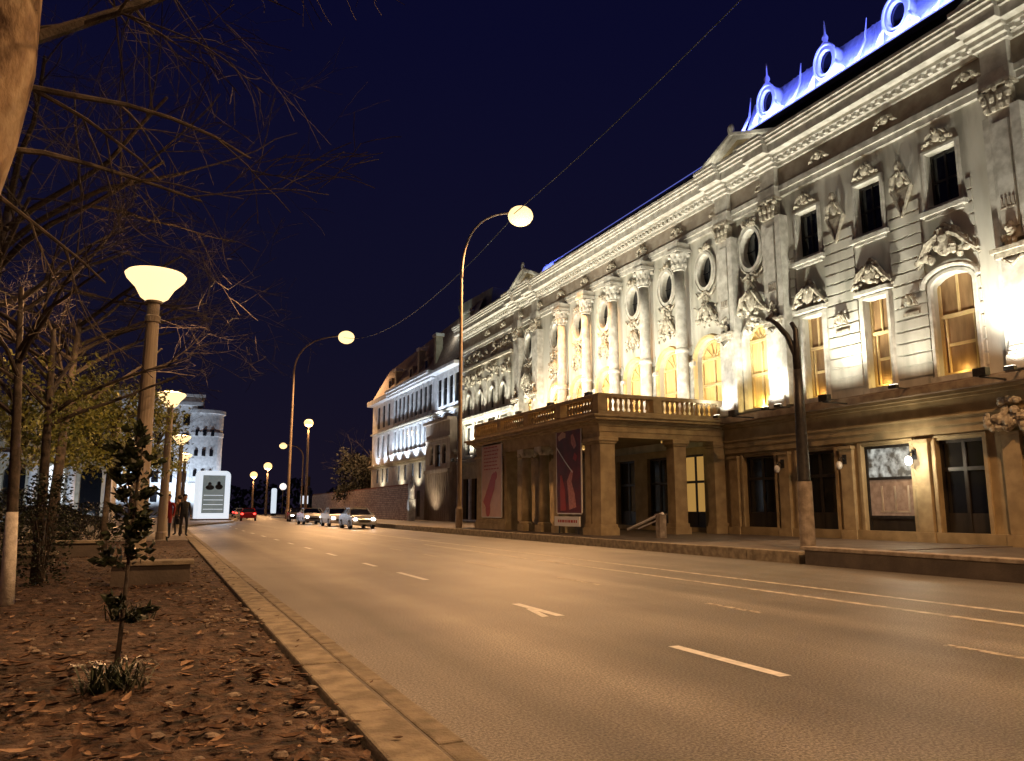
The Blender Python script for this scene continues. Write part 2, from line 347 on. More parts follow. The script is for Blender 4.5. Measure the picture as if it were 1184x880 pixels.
# soil strip: displaced sheet
g = MB(); nx, ny = 90, 260
for j in range(ny + 1):
    y = 1.0 + 34 * (j / ny) ** 1.7
    for i in range(nx + 1):
        x = -3.6 + (4.73) * i / nx
        h = .10 + .05 * noise.noise(Vector((x * .8, y * .8, 0))) + .03 * noise.noise(Vector((x * 3, y * 5, 3))) + .018 * noise.noise(Vector((x * 9, y * 16, 5)))
        if x > .75: h = h * (1 - ss(.75, 1.13, x)) + .085 * ss(.75, 1.13, x)
        g.v.append((x, y, h))
for j in range(ny):
    for i in range(nx):
        a = j * (nx + 1) + i; g.quadf((a, a + 1, a + nx + 2, a + nx + 1))
tag(g.build('soil', M['soil'], smooth=True), kind='structure')
def soil_h(x, y):
    h = .10 + .05 * noise.noise(Vector((x * .8, y * .8, 0))) + .03 * noise.noise(Vector((x * 3, y * 5, 3)))
    return h
# leaf litter
g = MB()
def leaf(x, y, z, s):
    a = random.uniform(0, 2 * PI); ca, sa = math.cos(a), math.sin(a); tl = random.uniform(-.25, .25); k = random.uniform(.2, .7)
    L_, W_ = s, s * random.uniform(.3, .6); cur = random.uniform(.1, .35) * s
    rows = []
    for t, wv in ((0, .25), (.3, 1), (.65, .85), (1, .1)):
        for q in (-1, 0, 1):
            lx = (t - .5) * L_ * 2; ly = q * wv * W_; lz = cur * (2 * t - 1) ** 2 + k * abs(ly) + tl * lx
            rows.append((x + lx * ca - ly * sa, y + lx * sa + ly * ca, z + max(lz, -.01) + .012))
    o = len(g.v); g.v.extend(rows); mi = random.choices((0, 1, 2), (.2, .5, .3))[0]
    for r in range(3):
        for q in range(2): g.quadf((o + r * 3 + q, o + r * 3 + q + 1, o + (r + 1) * 3 + q + 1, o + (r + 1) * 3 + q), mi)
for i in range(8500):
    y = 2.2 + 24 * random.random() ** 2.1; x = random.uniform(-3.3, 1.1)
    if noise.noise(Vector((x * 1.3, y * 1.1, 9))) + .25 * random.uniform(-1, 1) < -.12 and random.random() < .8: continue
    leaf(x, y, soil_h(x, y), random.choice((random.uniform(.012, .03), random.uniform(.02, .06))))
for i in range(520):
    y = 2.2 + 6 * random.random() ** 1.5; x = random.uniform(-2.5, 1.08); leaf(x, y, soil_h(x, y) + .01, random.uniform(.05, .085))
for i in range(60): 
    y = random.uniform(3, 20); x = random.uniform(1.0, 1.5); leaf(x, y, .14, random.uniform(.02, .035))
tag(g.build('leaf_litter', M['leafdry']), 'curled brown dry leaves strewn over the bare soil strip beside the kerb', 'leaf litter', kind='stuff')
g = MB()
for i in range(420):
    y = 2.4 + 12 * random.random() ** 1.8; x = random.choice((random.uniform(.55, 1.12), random.uniform(-2.5, 1.1))); s = random.uniform(.008, .04)
    g.ell((x, y, soil_h(x, y) + s * .3), (s * 1.3, s, s * .6), 6, 4, 0, .25)
tag(g.build('pebbles', M['pebble']), 'small pale pebbles scattered along the soil edge of the kerb', 'pebbles', kind='stuff')

# road markings
def mark(x, y0, y1, wd=.12, m='paint', dx=0):
    g = MB(); n = max(1, int((y1 - y0) / 3)); 
    for k in range(n):
        a = y0 + (y1 - y0) * k / n; b = y0 + (y1 - y0) * (k + 1) / n; sa = shift(a); sb = shift(b)
        g.poly([(x - wd / 2 + sa, a, .004), (x + wd / 2 + sa, a, .004), (x + wd / 2 + sb + dx, b, .004), (x - wd / 2 + sb + dx, b, .004)])
    return g
g = MB()
def addmark(*a, **k):
    q = mark(*a, **k); o = len(g.v); g.v += q.v; g.f += [tuple(i + o for i in f) for f in q.f]; g.m += [0] * len(q.f)
for a, b in ((1.4, 3.0), (5.35, 6.95), (9.45, 10.9), (15.2, 17.2), (19.2, 20.5), (24, 25.4), (28.2, 29.6), (32.3, 33.7), (36.5, 38), (41.4, 43), (46.6, 48.2), (52, 53.6), (58, 59.6), (65, 66.6), (70, 71.6)):
    addmark(4.92, a, b, .13)
addmark(4.70, 9.46, 10.3, .10, dx=.16)
tag(g.build('road_marking', M['paint']), kind='structure')
g = MB()
for a, b in ((1, 2.4), (4.3, 5.85), (8.6, 9.8), (12.9, 14.7), (17.4, 20), (22, 23.6), (26, 27.6), (30.5, 32), (36, 38), (42, 44), (49, 51), (57, 59), (66, 68)):
    addmark(7.55, a, b, .11)
tag(g.build('road_marking', M['paint_worn']), kind='structure')
g = MB()
addmark(9.6, -20, 30, .15); addmark(10.75, -20, 160, .15)
tag(g.build('road_marking', M['paint_line']), kind='structure')

# ------------------------------------------------------------------ THE THEATRE
W = 23.6
th = thing('theatre', 'ornate cream floodlit theatre with pillared portico, arched windows and blue lit roof', 'theatre', (W, 35.9, .28))
def rect(y0, y1, z0, z1): return [(y0, z0), (y1, z0), (y1, z1), (y0, z1)]
def arch(yc, hw, z0, z1, n=14, flat=1.0):
    r = hw; zs = z1 - r * flat
    return [(yc - hw, z0), (yc + hw, z0)] + [(yc + r * math.cos(PI * k / n), zs + r * flat * math.sin(PI * k / n)) for k in range(n + 1)]
def oval(yc, zc, a, b, n=24): return [(yc + a * math.cos(2 * PI * k / n), zc + b * math.sin(2 * PI * k / n)) for k in range(n)]

def band(g, y0, y1, z0, z1, proud, mi=0, back=.05): g.box(W - proud, W + back, y0, y1, z0, z1, mi)
Y0, Y1 = 4.0, 63.6
RC, RA, RB = 13.0, 26.35, 49.8     # centres of the projecting bays
bays = [29.6 + 3.2 * k for k in range(6)]
wing = [16.9, 19.95, 23.0]
low_open = [(3.6, 5.4), (8.2, 10.0), (12.0, 13.6), (16.35, 18.05), (19.0, 21.1), (22.35, 24.35), (25.6, 27.6)]
# upper wall with openings
holes = []
for y in wing: holes.append(rect(y - .56, y + .56, 11.65, 13.55))
holes.append(arch(16.9, .72, 5.75, 9.15, flat=.55))
for y in wing[1:]: holes.append(rect(y - .48, y + .48, 5.75, 9.05))
for c in (RC, RA, RB): holes.append(arch(c, .72, 5.75, 9.5)); holes.append(oval(c, 12.95, .56, .86))
for y in bays: holes.append(arch(y, .95, 5.75, 9.45)); holes.append(oval(y, 12.85, .50, .78))
lw = [54.5, 56.7, 59.3, 61.9]
for y in lw: holes.append(arch(y, .42, 9.3, 11.0))
for y in lw: holes.append(rect(y - .5, y + .5, 5.9, 8.2))
g = MB(); g.plate(rect(Y0, Y1, 5.45, 15.0), holes, W, W + .45)
# rusticated courses on the wing wall
def courses(y0, y1, z0, z1, st=.42, gap=.07):
    z = z0
    while z + st <= z1 + .01:
        g.box(W - .045, W + .02, y0, y1, z, z + st - gap); z += st
for a, b in ((17.85, 19.15), (20.75, 22.2), (23.8, 24.4), (15.9, 16.05)): courses(a, b, 5.9, 12.4)
for y in bays[:-1]: courses(y + 1.25, y + 1.95, 5.9, 9.4, .5)
g.build('upper_wall', M['stone'], th)
# end wall / depth
g = MB(); g.box(W + .46, 44, Y0, Y1, .2, 17.0); g.box(W, W + .46, Y1, Y1 + .1, .2, 15); g.build('rear_walls', M['stone'], th)
# ground floor wall
holes = [rect(a, b, .5, 3.65) for a, b in low_open] + [rect(54.3, 56.2, .5, 4.2), arch(60.4, .8, .5, 4.3), rect(57.2, 58.6, .5, 4.2), arch(62.4, .75, .5, 4.3)]
holes += [rect(30.4, 32.2, .5, 4.0), rect(33.4, 35.2, .5, 4.0), rect(36.4, 38.2, .5, 4.0), rect(39.4, 41.2, .5, 4.0)]
g = MB(); g.plate(rect(Y0, Y1, .2, 4.35), holes, W, W + .4)
g.box(W - .18, W + .02, Y0, 28.6, .2, .62)
g.build('ground_floor_wall', M['ochre'], th)
# ground-floor pilasters + entablature
for y in (7.3, 11.0, 14.6, 15.4, 18.52, 21.72, 24.98, 28.1, 53.4, 59.0):
    g = MB(); g.box(W - .16, W + .02, y - .28, y + .28, .62, 3.6); g.box(W - .24, W + .02, y - .36, y + .36, .2, .62); g.box(W - .24, W, y - .34, y + .34, 3.6, 3.72)
    g.build('ground_floor_pilaster', M['ochre2'], th, bevel=.01)
for a, b in low_open:
    g = MB()
    for y in (a - .06, b + .06): g.box(W - .07, W + .02, y - .07, y + .07, .62, 3.74)
    g.box(W - .07, W + .02, a - .13, b + .13, 3.741, 3.80)
    g.build('door_surround', M['ochre2'], th, bevel=.01)
for y0, y1 in ((Y0, 28.62), (43.1, Y1)):
    g = MB(); band(g, y0, y1, 3.84, 4.10, .14); band(g, y0, y1, 4.10, 4.36, .20); band(g, y0, y1, 4.36, 4.42, .28); band(g, y0, y1, 4.42, 4.95, .16)
    band(g, y0, y1, 4.95, 5.05, .30); band(g, y0, y1, 5.05, 5.16, .48)
    g.build('lower_entablature', M['ochre'], th)
g = MB()
band(g, Y0, 28.62, 5.16, 5.42, .68); band(g, 43.1, Y1, 5.16, 5.42, .55); band(g, Y0, Y1, 5.42, 5.52, .40)
g.build('ledge', M['ledge'], th, bevel=.02)
# top entablature & cornice
g = MB()
band(g, Y0, Y1, 14.62, 14.85, .16); band(g, Y0, Y1, 14.85, 15.08, .24)
g.build('architrave', M['trim'], th)
g = MB(); band(g, Y0, Y1, 15.08, 15.95, .12)
g.build('frieze', M['frieze'], th)
g = MB()
steps = [(15.95, 16.1, .22), (16.1, 16.28, .36), (16.28, 16.42, .52), (16.42, 16.78, .84), (16.78, 16.92, .94), (16.92, 17.06, 1.04), (17.06, 17.2, 1.10)]
for a, b, p in steps: band(g, Y0, Y1, a, b, p)
y = Y0
while y < Y1: g.box(W - .50, W - .2, y, y + .16, 16.12, 16.27); y += .36
g.build('cornice', M['trim'], th, bevel=.012)

def lumps(g, cx, cy, cz, wy, hz, n, s, depth=.1, mi=0):
    for i in range(n):
        t = random.random(); y = cy + random.uniform(-1, 1) * wy; z = cz + random.uniform(-1, 1) * hz
        q = s * random.uniform(.6, 1.3); g.ell((cx - random.random() * depth, y, z), (q * .8, q, q * random.uniform(.7, 1.5)), 6, 4, mi, .2)
def capital(g, x, y, z, hw, h, d=.25, mi=0):
    """leafy capital: flared bell with two rows of leaves, volutes and abacus"""
    for k, (f, zz) in enumerate(((.9, 0), (1.0, .35), (1.25, .8))): pass
    g.box(x - d * 1.0, x + .1, y - hw * .92, y + hw * .92, z, z + h * .8, mi)
    for row, (zz, sp) in enumerate(((.18, .96), (.5, 1.05))):
        for k in range(4):
            yy = y + (k - 1.5) / 1.5 * hw * sp * .9; g.ell((x - d * 1.02 - .03 * row, yy, z + h * zz), (.07 + .03 * row, hw * .24, h * .2), 6, 4, mi, .1)
    for sgn in (-1, 1):
        g.ell((x - d * 1.15, y + sgn * hw * 1.08, z + h * .74), (.13, hw * .26, h * .17), 8, 5, mi)
    g.ell((x - d * 1.3, y, z + h * .82), (.08, hw * .18, h * .12), 6, 4, mi)
    g.box(x - d * 1.45, x + .1, y - hw * 1.25, y + hw * 1.25, z + h * .87, z + h, mi)

# projecting bays: paired pilasters two storeys high
def bay(c, hw=1.55, pw=.42):
    root_y = c
    for s in (-1, 1):
        y = c + s * hw
        pl = MB()
        pl.box(W - .40, W + .02, y - pw, y + pw, 6.25, 9.0); pl.box(W - .33, W + .02, y - pw + .03, y + pw - .03, 9.55, 13.75)
        pl.box(W - .40, W + .02, y - pw * .62, y + pw * .62, 9.9, 13.4)
        pl.box(W - .46, W + .02, y - pw - .28, y - pw + .02, 5.6, 13.75); pl.box(W - .22, W + .02, y + pw - .02, y + pw + .24, 5.6, 13.75)
        pil = pl.build('pilaster', M['trim'], th, bevel=.015)
        b = MB(); b.box(W - .52, W + .02, y - pw - .08, y + pw + .08, 5.53, 5.98); b.box(W - .48, W + .02, y - pw - .04, y + pw + .04, 5.98, 6.1); b.box(W - .44, W + .02, y - pw - .01, y + pw + .01, 6.1, 6.25)
        b.build('plinth', M['trim'], pil, bevel=.02)
        k = MB(); k.box(W - .50, W + .02, y - pw - .12, y + pw + .12, 9.0, 9.18); k.box(W - .58, W + .02, y - pw - .2, y + pw + .2, 9.18, 9.32)
        for q in range(9): k.ell((W - .42 - random.random() * .06, y + random.uniform(-.3, .3) * (1 - q / 12), 9.36 + q * .08), (.08, .12, .13), 6, 4, 0, .2)
        k.tube([(W - .45, y - .3, 8.95), (W - .5, y, 8.7), (W - .45, y + .3, 8.95)], .05, 6)
        k.build('impost_relief', M['relief'], pil)
        kk = MB(); capital(kk, W - .15, y, 13.75, pw, .88); kk.build('capital', M['relief'], pil)
        # broken-out entablature over each pilaster
        e = MB(); e.box(W - .46, W - .05, y - pw - .1, y + pw + .1, 14.64, 15.1); e.box(W - .36, W - .05, y - pw - .02, y + pw + .02, 15.1, 15.97)
        for a, bb, p in steps: e.box(W - p - .26, W - .05, y - pw - .14 - p * .12, y + pw + .14 + p * .12, a + .003, bb + .003)
        e.build('entablature_break', M['trim'], pil, bevel=.01)
for c in (RC, RA, RB): bay(c)

# wall behind pediments and the gables
def gable(c, hw, h, name='pediment'):
    z0 = 17.21; x0 = W - 1.0
    g = MB()
    # raking cornices
    for s in (-1, 1):
        for k, (off, d, t) in enumerate(((0, .42, .16), (.16, .58, .12))):
            a = (c + s * hw, z0 + off); b = (c, z0 + h + off)
            pts = [(a[0], a[1]), (b[0], b[1]), (b[0], b[1] + t), (a[0] + s * .12, a[1] + t)]
            o = len(g.v)
            g.v += [(W - d, *p) for p in pts] + [(W - .1, *p) for p in pts]
            for q in ((0, 1, 2, 3), (7, 6, 5, 4), (0, 4, 5, 1), (1, 5, 6, 2), (2, 6, 7, 3), (3, 7, 4, 0)): g.quadf([o + i for i in q])
    g.ell((W - .5, c, z0 + h + .42), (.14, .2, .3), 8, 6)
    p = g.build(name, M['trim'], th)
    t = MB(); o = [(c - hw, z0), (c + hw, z0), (c, z0 + h)]
    t.plate(o, [], W - .16, W - .05)
    t.build('tympanum', M['ochre'], p)
    r = MB()
    for i in range(34):
        u = random.uniform(-1, 1); zz = random.uniform(.05, (1 - abs(u)) * h * .8 + .1)
        q = random.uniform(.06, .15); r.ell((W - .18, c + u * hw * .9, z0 + zz), (q, q, q * 1.2), 6, 4, 0, .2)
    r.ell((W - .2, c, z0 + h * .42), (.16, .3, .36), 10, 6)
    for s in (-1, 1): r.tube([(W - .2, c + s * .35, z0 + .2), (W - .25, c + s * .7, z0 + .5), (W - .2, c + s * 1.1, z0 + .35), (W - .2, c + s * 1.6, z0 + .12)], [.1, .12, .1, .04], 6)
    r.build('tympanum_relief', M['relief'], p)
    for s in (-1, 1): light('POINT', (W - .98, c + s * 1.3, z0 + .1), 26, PALE, 'gable_fill_light', .05, parent=p)  # lamps added to brighten the pediment, no fixture built
gable(RA + .4, 2.9, 1.15); gable(RC - .4, 3.3, 1.6); gable(RB, 2.9, 1.3)

# windows
def frame_loop(y0, y1, z0, z1): return rect(y0, y1, z0, z1)
def win_upper(y):
    g = MB(); li = rect(y - .56, y + .56, 11.65, 13.55); lo = rect(y - .72, y + .72, 11.5, 13.72)
    g.ring(li, lo, W - .08, W); w_ = g.build('window_surround', M['trim'], th)
    s = MB(); s.box(W - .2, W + .02, y - .85, y + .85, 11.32, 11.49); s.box(W - .12, W + .02, y - .7, y + .7, 11.2, 11.32); s.build('sill', M['trim'], w_, bevel=.01)
    f = MB()
    for a, b in ((y - .56, y - .48), (y + .48, y + .56), (y - .03, y + .03)): f.box(W + .22, W + .3, a, b, 11.65, 13.55)
    for z in (11.65, 12.5, 13.47): f.box(W + .225, W + .295, y - .48, y + .48, z, z + .07)
    f.build('sash', M['darkwood'], w_)
    p = MB(); p.box(W + .26, W + .29, y - .56, y + .56, 11.65, 13.55); p.build('pane', M['glass'], w_)
    r = MB(); cartouche(r, W - .06, y, 14.05, .55, .42, 26); r.build('crest_relief', M['relief'], w_)
def cartouche(g, x, y, z, hw, hz, n):
    g.ell((x - .06, y, z), (.12, hw * .32, hz * .55), 10, 6)
    g.ell((x - .12, y, z + hz * .25), (.12, hw * .17, hz * .25), 8, 5, 0, .1)
    for s in (-1, 1):
        g.tube([(x - .06, y + s * hw * .2, z + hz * .45), (x - .14, y + s * hw * .55, z + hz * .15), (x - .1, y + s * hw * .8, z - hz * .3), (x - .06, y + s * hw * 1.05, z - hz * .62)], [hz * .12, hz * .15, hz * .12, hz * .07], 6)
        g.ell((x - .1, y + s * hw * .75, z - hz * .45), (.1, hw * .16, hz * .16), 8, 5)
    for i in range(n):
        t = random.random() ** .7; u = random.uniform(-1, 1) * (.25 + t * .85); q = random.uniform(.05, .11) * hw * 1.6
        g.ell((x - random.random() * .1, y + u * hw, z + hz * (.7 - 1.3 * t)), (q * .8, q * .8, q), 6, 4, 0, .25)
def cresting(r, y, z, hw, h):
    """triangular crest of carved leaves over a window"""
    cartouche(r, W - .16, y, z + h * .45, hw, h * .6, 34)
    for s in (-1, 1):
        r.tube([(W - .12, y + s * hw * 1.05, z - .02), (W - .15, y + s * hw * .72, z + h * .28), (W - .15, y + s * hw * .3, z + h * .78), (W - .13, y, z + h)], [.05, .06, .055, .07], 6)
def win_main(y, hw, arched=False):
    z0, z1 = 5.75, (9.15 if arched else 9.05)
    li = arch(y, hw, z0, z1, flat=.55) if arched else rect(y - hw, y + hw, z0, z1)
    lo = arch(y, hw + .2, z0 - .02, z1 + .2, flat=.55) if arched else rect(y - hw - .2, y + hw + .2, z0 - .02, z1 + .2)
    g = MB(); g.ring(li, lo, W - .10, W)
    g.box(W - .3, W + .02, y - hw - .3, y + hw + .3, z1 + .2, z1 + .34) if not arched else g.tube([(W - .16, y + (hw + .3) * math.cos(PI * k / 10), z1 - .3 + .58 * math.sin(PI * k / 10)) for k in range(11)], .09, 8)
    w_ = g.build('window_surround', M['trim'], th)
    s = MB(); s.box(W - .22, W + .02, y - hw - .22, y + hw + .22, 5.53, 5.73); s.build('sill', M['trim'], w_)
    f = MB(); xo = W + .2
    for a, b in ((y - hw, y - hw + .09), (y + hw - .09, y + hw)): f.box(xo, xo + .1, a, b, z0, z1 - (.25 if arched else 0))
    for z in (z0, 7.72): f.box(xo - .02, xo + .1, y - hw + .09, y + hw - .09, z, z + .12)
    f.box(xo, xo + .08, y - hw + .2, y - hw + .25, z0, 7.7); f.box(xo, xo + .08, y + hw - .25, y + hw - .2, z0, 7.7)
    f.box(xo + .005, xo + .085, y - .03, y + .03, 7.84, z1); f.box(xo + .02, xo + .08, y - hw + .25, y + hw - .25, 6.75, 6.85)
    f.build('frame', M['arch_gold'], w_)
    p = MB(); p.poly([(W + .27, a, b) for a, b in li]); p.build('shutter', M['wood'], w_)
    r = MB(); cresting(r, y, z1 + (.36 if not arched else .42), hw + .35, 1.15 if not arched else 1.3); r.build('crest_relief', M['relief'], w_)
    light('POINT', (W + .08, y, 5.95), 7, GOLD, 'sill_light', .05, parent=w_)
for y in wing: win_upper(y)
win_main(16.9, .72, True)
for y in wing[1:]: win_main(y, .48)

def win_arch(y, hw, gold=True, z1=9.45):
    li = arch(y, hw, 5.75, z1); lo = arch(y, hw + .26, 5.6, z1 + .26)
    g = MB(); g.ring(li, lo, W - .14, W); w_ = g.build('arch_surround', M['arch_gold'] if gold else M['trim'], th)
    f = MB(); xo = W + .25
    for a, b in ((y - hw, y - hw + .1), (y + hw - .1, y + hw), (y - .05, y + .05)): f.box(xo, xo + .1, a, b, 5.75, z1 - hw + (.25 if a == y - .05 else 0))
    for z in (5.75, 7.2, z1 - hw - .05): f.box(xo - .02, xo + .09, y - hw + .1, y + hw - .1, z, z + .12)
    n = 12
    f.tube([(xo + .03, y + (hw - .06) * math.cos(PI * k / n), z1 - hw + (hw - .06) * math.sin(PI * k / n)) for k in range(n + 1)], .06, 6)
    for k in (3, 5, 7, 9): f.tube([(xo + .04, y, z1 - hw), (xo + .04, y + (hw - .06) * math.cos(PI * k / n), z1 - hw + (hw - .06) * math.sin(PI * k / n))], .03, 5)
    f.build('frame', M['arch_gold'], w_)
    p = MB(); p.poly([(W + .33, a, b) for a, b in li]); p.build('pane', M['curtain'], w_)
    light('POINT', (W + .12, y, 5.95), 34, GOLD, 'sill_light', .06, parent=w_)
    return w_
def win_oval(y, z, a, b):
    g = MB(); g.ring(oval(y, z, a, b), oval(y, z, a + .24, b + .26), W - .14, W)
    g.tube([(W - .1, y + (a + .27) * math.cos(2 * PI * k / 24), z + (b + .29) * math.sin(2 * PI * k / 24)) for k in range(25)], .05, 6)
    w_ = g.build('oval_window', M['trim'], th)
    p = MB(); p.poly([(W + .25, *q) for q in oval(y, z, a + .02, b + .02)]); p.box(W + .2, W + .24, y - .02, y + .02, z - b, z + b); p.box(W + .205, W + .235, y - a, y + a, z - .02, z + .02)
    p.build('pane', M['glass'], w_)
    r = MB(); lumps(r, W - .1, y, z + b + .34, .45, .1, 12, .1); r.build('crest_relief', M['relief'], w_); r = MB(); lumps(r, W - .08, y, z - b - .5, .35, .25, 10, .09)
    for s in (-1, 1): r.tube([(W - .1, y + s * .1, z - b - .3), (W - .15, y + s * .45, z - b - .5), (W - .1, y + s * .75, z - b - .2)], [.09, .08, .04], 6)
    r.build('drop_relief', M['relief'], w_)
for y in bays: win_arch(y, .95); win_oval(y, 12.85, .50, .78)
for y in (RC, RA, RB):
    w_ = win_arch(y, .72, False, 9.5); win_oval(y, 12.95, .56, .86)
    r = MB(); cresting(r, y, 9.85, .9, 1.5); lumps(r, W - .12, y, 9.6, .5, .5, 20, .1); r.build('crest_relief', M['relief'], w_)
# relief panels over the colonnade arches and between the wing windows
for y in bays:
    g = MB(); cartouche(g, W - .06, y, 10.75, .7, .75, 44); lumps(g, W - .04, y, 10.6, .95, .6, 40, .07); g.build('bay_relief', M['relief'], th)
for y in (18.45, 21.48):
    g = MB(); cartouche(g, W - .08, y, 13.1, .42, .6, 14); g.ell((W - .18, y, 13.55), (.14, .14, .2), 8, 6)
    g.plate([(y - .42, 12.7), (y + .42, 12.7), (y, 11.7)], [], W - .1, W)
    for s in (-1, 1): g.tube([(W - .13, y + s * .42, 12.75), (W - .14, y, 11.65)], .05, 6)
    g.build('trophy_relief', M['relief'], th)
    g = MB(); cartouche(g, W - .1, y, 8.6, .32, .42, 12); g.box(W - .12, W, y - .32, y + .32, 8.05, 8.16); g.build('mask_relief', M['relief'], th)
for y in [6 + 3.2 * k for k in range(17)]:
    g = MB(); cartouche(g, W - .16, y, 15.5, .5, .3, 12); g.build('frieze_relief', M['relief'], th)
for y in (RA - 1.55, RA + 1.55, RC + 1.55):
    g = MB()
    for k in range(4): g.box(W - .43, W - .38, y - .22 + k * .12, y - .16 + k * .12, 10.6 + .03 * (k % 2), 10.86); 
    g.box(W - .425, W - .385, y - .24, y + .24, 10.52, 10.56)
    g.build('incised_mark', M['frieze'], th)

# free-standing columns of the colonnade
def column(y, first=None):
    c = MB(); x = W - .42; r = .30
    c.lathe(x, y, [(r * 1.0, 6.35), (r * 1.02, 7.5), (r * .98, 9.5), (r * .9, 11.6), (r * .84, 13.2)], 20)
    c.lathe(x, y, [(r * .95, 9.0), (r * 1.15, 9.03), (r * 1.15, 9.2), (r * .98, 9.25)], 20)
    co = c.build('column', M['trim'], th, smooth=True)
    b = MB(); b.box(x - .42, x + .42, y - .42, y + .42, 5.53, 6.05); b.lathe(x, y, [(.40, 6.05), (.42, 6.12), (.36, 6.2), (.38, 6.27), (.31, 6.36)], 18)
    b.build('plinth', M['trim'], co)
    k = MB(); k.lathe(x, y, [(.26, 13.2), (.30, 13.25), (.27, 13.3), (.30, 13.6), (.40, 14.0), (.44, 14.1)], 14)
    for row in range(2):
        for q in range(8):
            t = 2 * PI * (q + row * .5) / 8; k.ell((x + .33 * math.cos(t), y + .33 * math.sin(t), 13.5 + .3 * row), (.09, .09, .16), 6, 4, 0, .1)
    for q in range(4):
        t = PI / 4 + q * PI / 2; k.ell((x + .46 * math.cos(t), y + .46 * math.sin(t), 14.02), (.12, .12, .13), 8, 5)
    k.box(x - .46, x + .5, y - .46, y + .46, 14.14, 14.3); k.box(x - .38, W, y - .38, y + .38, 14.3, 14.62)
    k.build('capital', M['trim'], co)
    return co
c0 = column(31.2)
for k in range(1, 5): copy_tree(c0, th, (0, 3.2 * k, 0))
# imposts between arches
for k in range(5):
    g = MB(); y = 31.2 + 3.2 * k; g.box(W - .22, W + .02, y - .62, y + .62, 8.3, 8.52); g.box(W - .14, W + .02, y - .5, y + .5, 5.55, 8.3)
    g.build('impost', M['trim'], th, bevel=.01)

# left wing windows
for y in lw:
    g = MB(); g.ring(arch(y, .42, 9.3, 11.0), arch(y, .6, 9.15, 11.2), W - .1, W); w_ = g.build('arched_window', M['trim'], th)
    p = MB(); p.poly([(W + .09, *q) for q in arch(y, .42, 9.3, 11.0)]); p.build('pane', M['glass'], w_)
    g = MB(); g.ring(rect(y - .5, y + .5, 5.9, 8.2), rect(y - .66, y + .66, 5.75, 8.36), W - .1, W); w_ = g.build('window_surround', M['trim'], th)
    p = MB(); p.poly([(W + .09, *q) for q in rect(y - .5, y + .5, 5.9, 8.2)]); p.box(W + .05, W + .085, y - .03, y + .03, 5.9, 8.2); p.build('pane', M['glass'], w_)
g = MB(); band(g, 52.6, Y1, 8.75, 9.0, .35); band(g, 52.6, Y1, 8.6, 8.75, .2); g.build('string_course', M['trim'], th)
g = MB()
for y in (53.4, 55.6, 58.0, 60.6, 63.2): g.box(W - .14, W + .02, y - .22, y + .22, 9.0, 11.6); g.box(W - .1, W + .02, y - .2, y + .2, 5.55, 8.6)
g.build('left_wing_strips', M['trim'], th)
g = MB()
lumps(g, W - .1, 58, 12.2, 5, .5, 90, .16); lumps(g, W - .1, 58, 14.0, 5, .4, 70, .14)
band(g, 52.6, Y1, 13.1, 13.3, .3)
g.build('left_wing_relief', M['relief'], th)
# lower openings: doors and windows
def door(a, b, z1=3.65, x=W, lit=False):
    m = (a + b) / 2
    g = MB(); xo = x + .2
    for p, q in ((a, a + .1), (b - .1, b), (m - .06, m + .06)): g.box(xo, xo + .12, p, q, .5, z1)
    for z in (.5, 2.62, z1 - .1): g.box(xo - .01, xo + .1, a + .1, b - .1, z, z + .12)
    for p, q in ((a + .1, m - .06), (m + .06, b - .1)):
        g.box(xo + .03, xo + .08, p, q, .62, 1.25)
    d = g.build('doorway', M['darkwood'], th)
    p = MB(); p.box(xo + .05, xo + .07, a + .1, b - .1, 1.2, z1 - .1); p.build('pane', M['glass'] if not lit else M['em_window'], d)
    return d
for i, (a, b) in enumerate(low_open):
    if i == 4: continue
    door(a, b)
a, b = low_open[4]
g = MB(); xo = W + .15
for p, q in ((a, a + .09), (b - .09, b)): g.box(xo, xo + .1, p, q, .5, 3.65)
for z in (.5, 1.05, 2.42, 3.55): g.box(xo - .01, xo + .09, a + .09, b - .09, z, z + .1)
d = g.build('display_window', M['black'], th)
p = MB(); p.box(xo + .05, xo + .06, a, b, 2.5, 3.6); p.build('upper_pane', M['display'], d)
p = MB(); p.box(xo + .05, xo + .06, a, b, 1.1, 2.45); p.build('lower_pane', M['displaylow'], d)
p = MB()
for k in range(3): p.box(xo + .02, xo + .045, a + .35 + k * .55, a + .42 + k * .55, 1.3, 2.2)
p.box(xo + .02, xo + .045, a + .35, b - .5, 1.26, 1.32); p.build('glazing_bar', M['brown'], d)
p = MB(); p.box(xo + .03, xo + .06, a, b, .6, 1.08); p.build('lower_panel', M['darkwood'], d)
for y in (60.4, 62.4):
    g = MB(); g.ring(arch(y, .78, .5, 4.3), arch(y, 1.02, .3, 4.55), W - .12, W); d = g.build('arched_door', M['white'], th)
    p = MB(); p.poly([(W + .3, *q) for q in arch(y, .78, .5, 4.3)]); p.build('pane', M['glass'], d)
for a, b in ((54.3, 56.2), (57.2, 58.6)): door(a, b, 4.2)
for i, (a, b) in enumerate(((30.4, 32.2), (33.4, 35.2), (36.4, 38.2), (39.4, 41.2))): door(a, b, 4.0, lit=(i == 0))
# wall lanterns beside the display window, one lit
for y, on in ((18.75, True), (25.0, False), (21.75, False)):
    g = MB(); g.tube([(W - .16, y, 3.2), (W - .35, y, 3.3), (W - .45, y, 3.15)], .03, 6); g.box(W - .2, W - .12, y - .08, y + .08, 3.05, 3.4)
    s = g.build('wall_lantern', M['black'], th)
    p = MB(); p.ell((W - .47, y, 3.0), (.12, .12, .16), 10, 8); p.build('globe', M['em_white'] if on else M['whitepaint'], s, smooth=True)
    if on: light('POINT', (W - .75, y, 3.0), 130, (1, .85, .6), 'lantern_light', .1, parent=s)
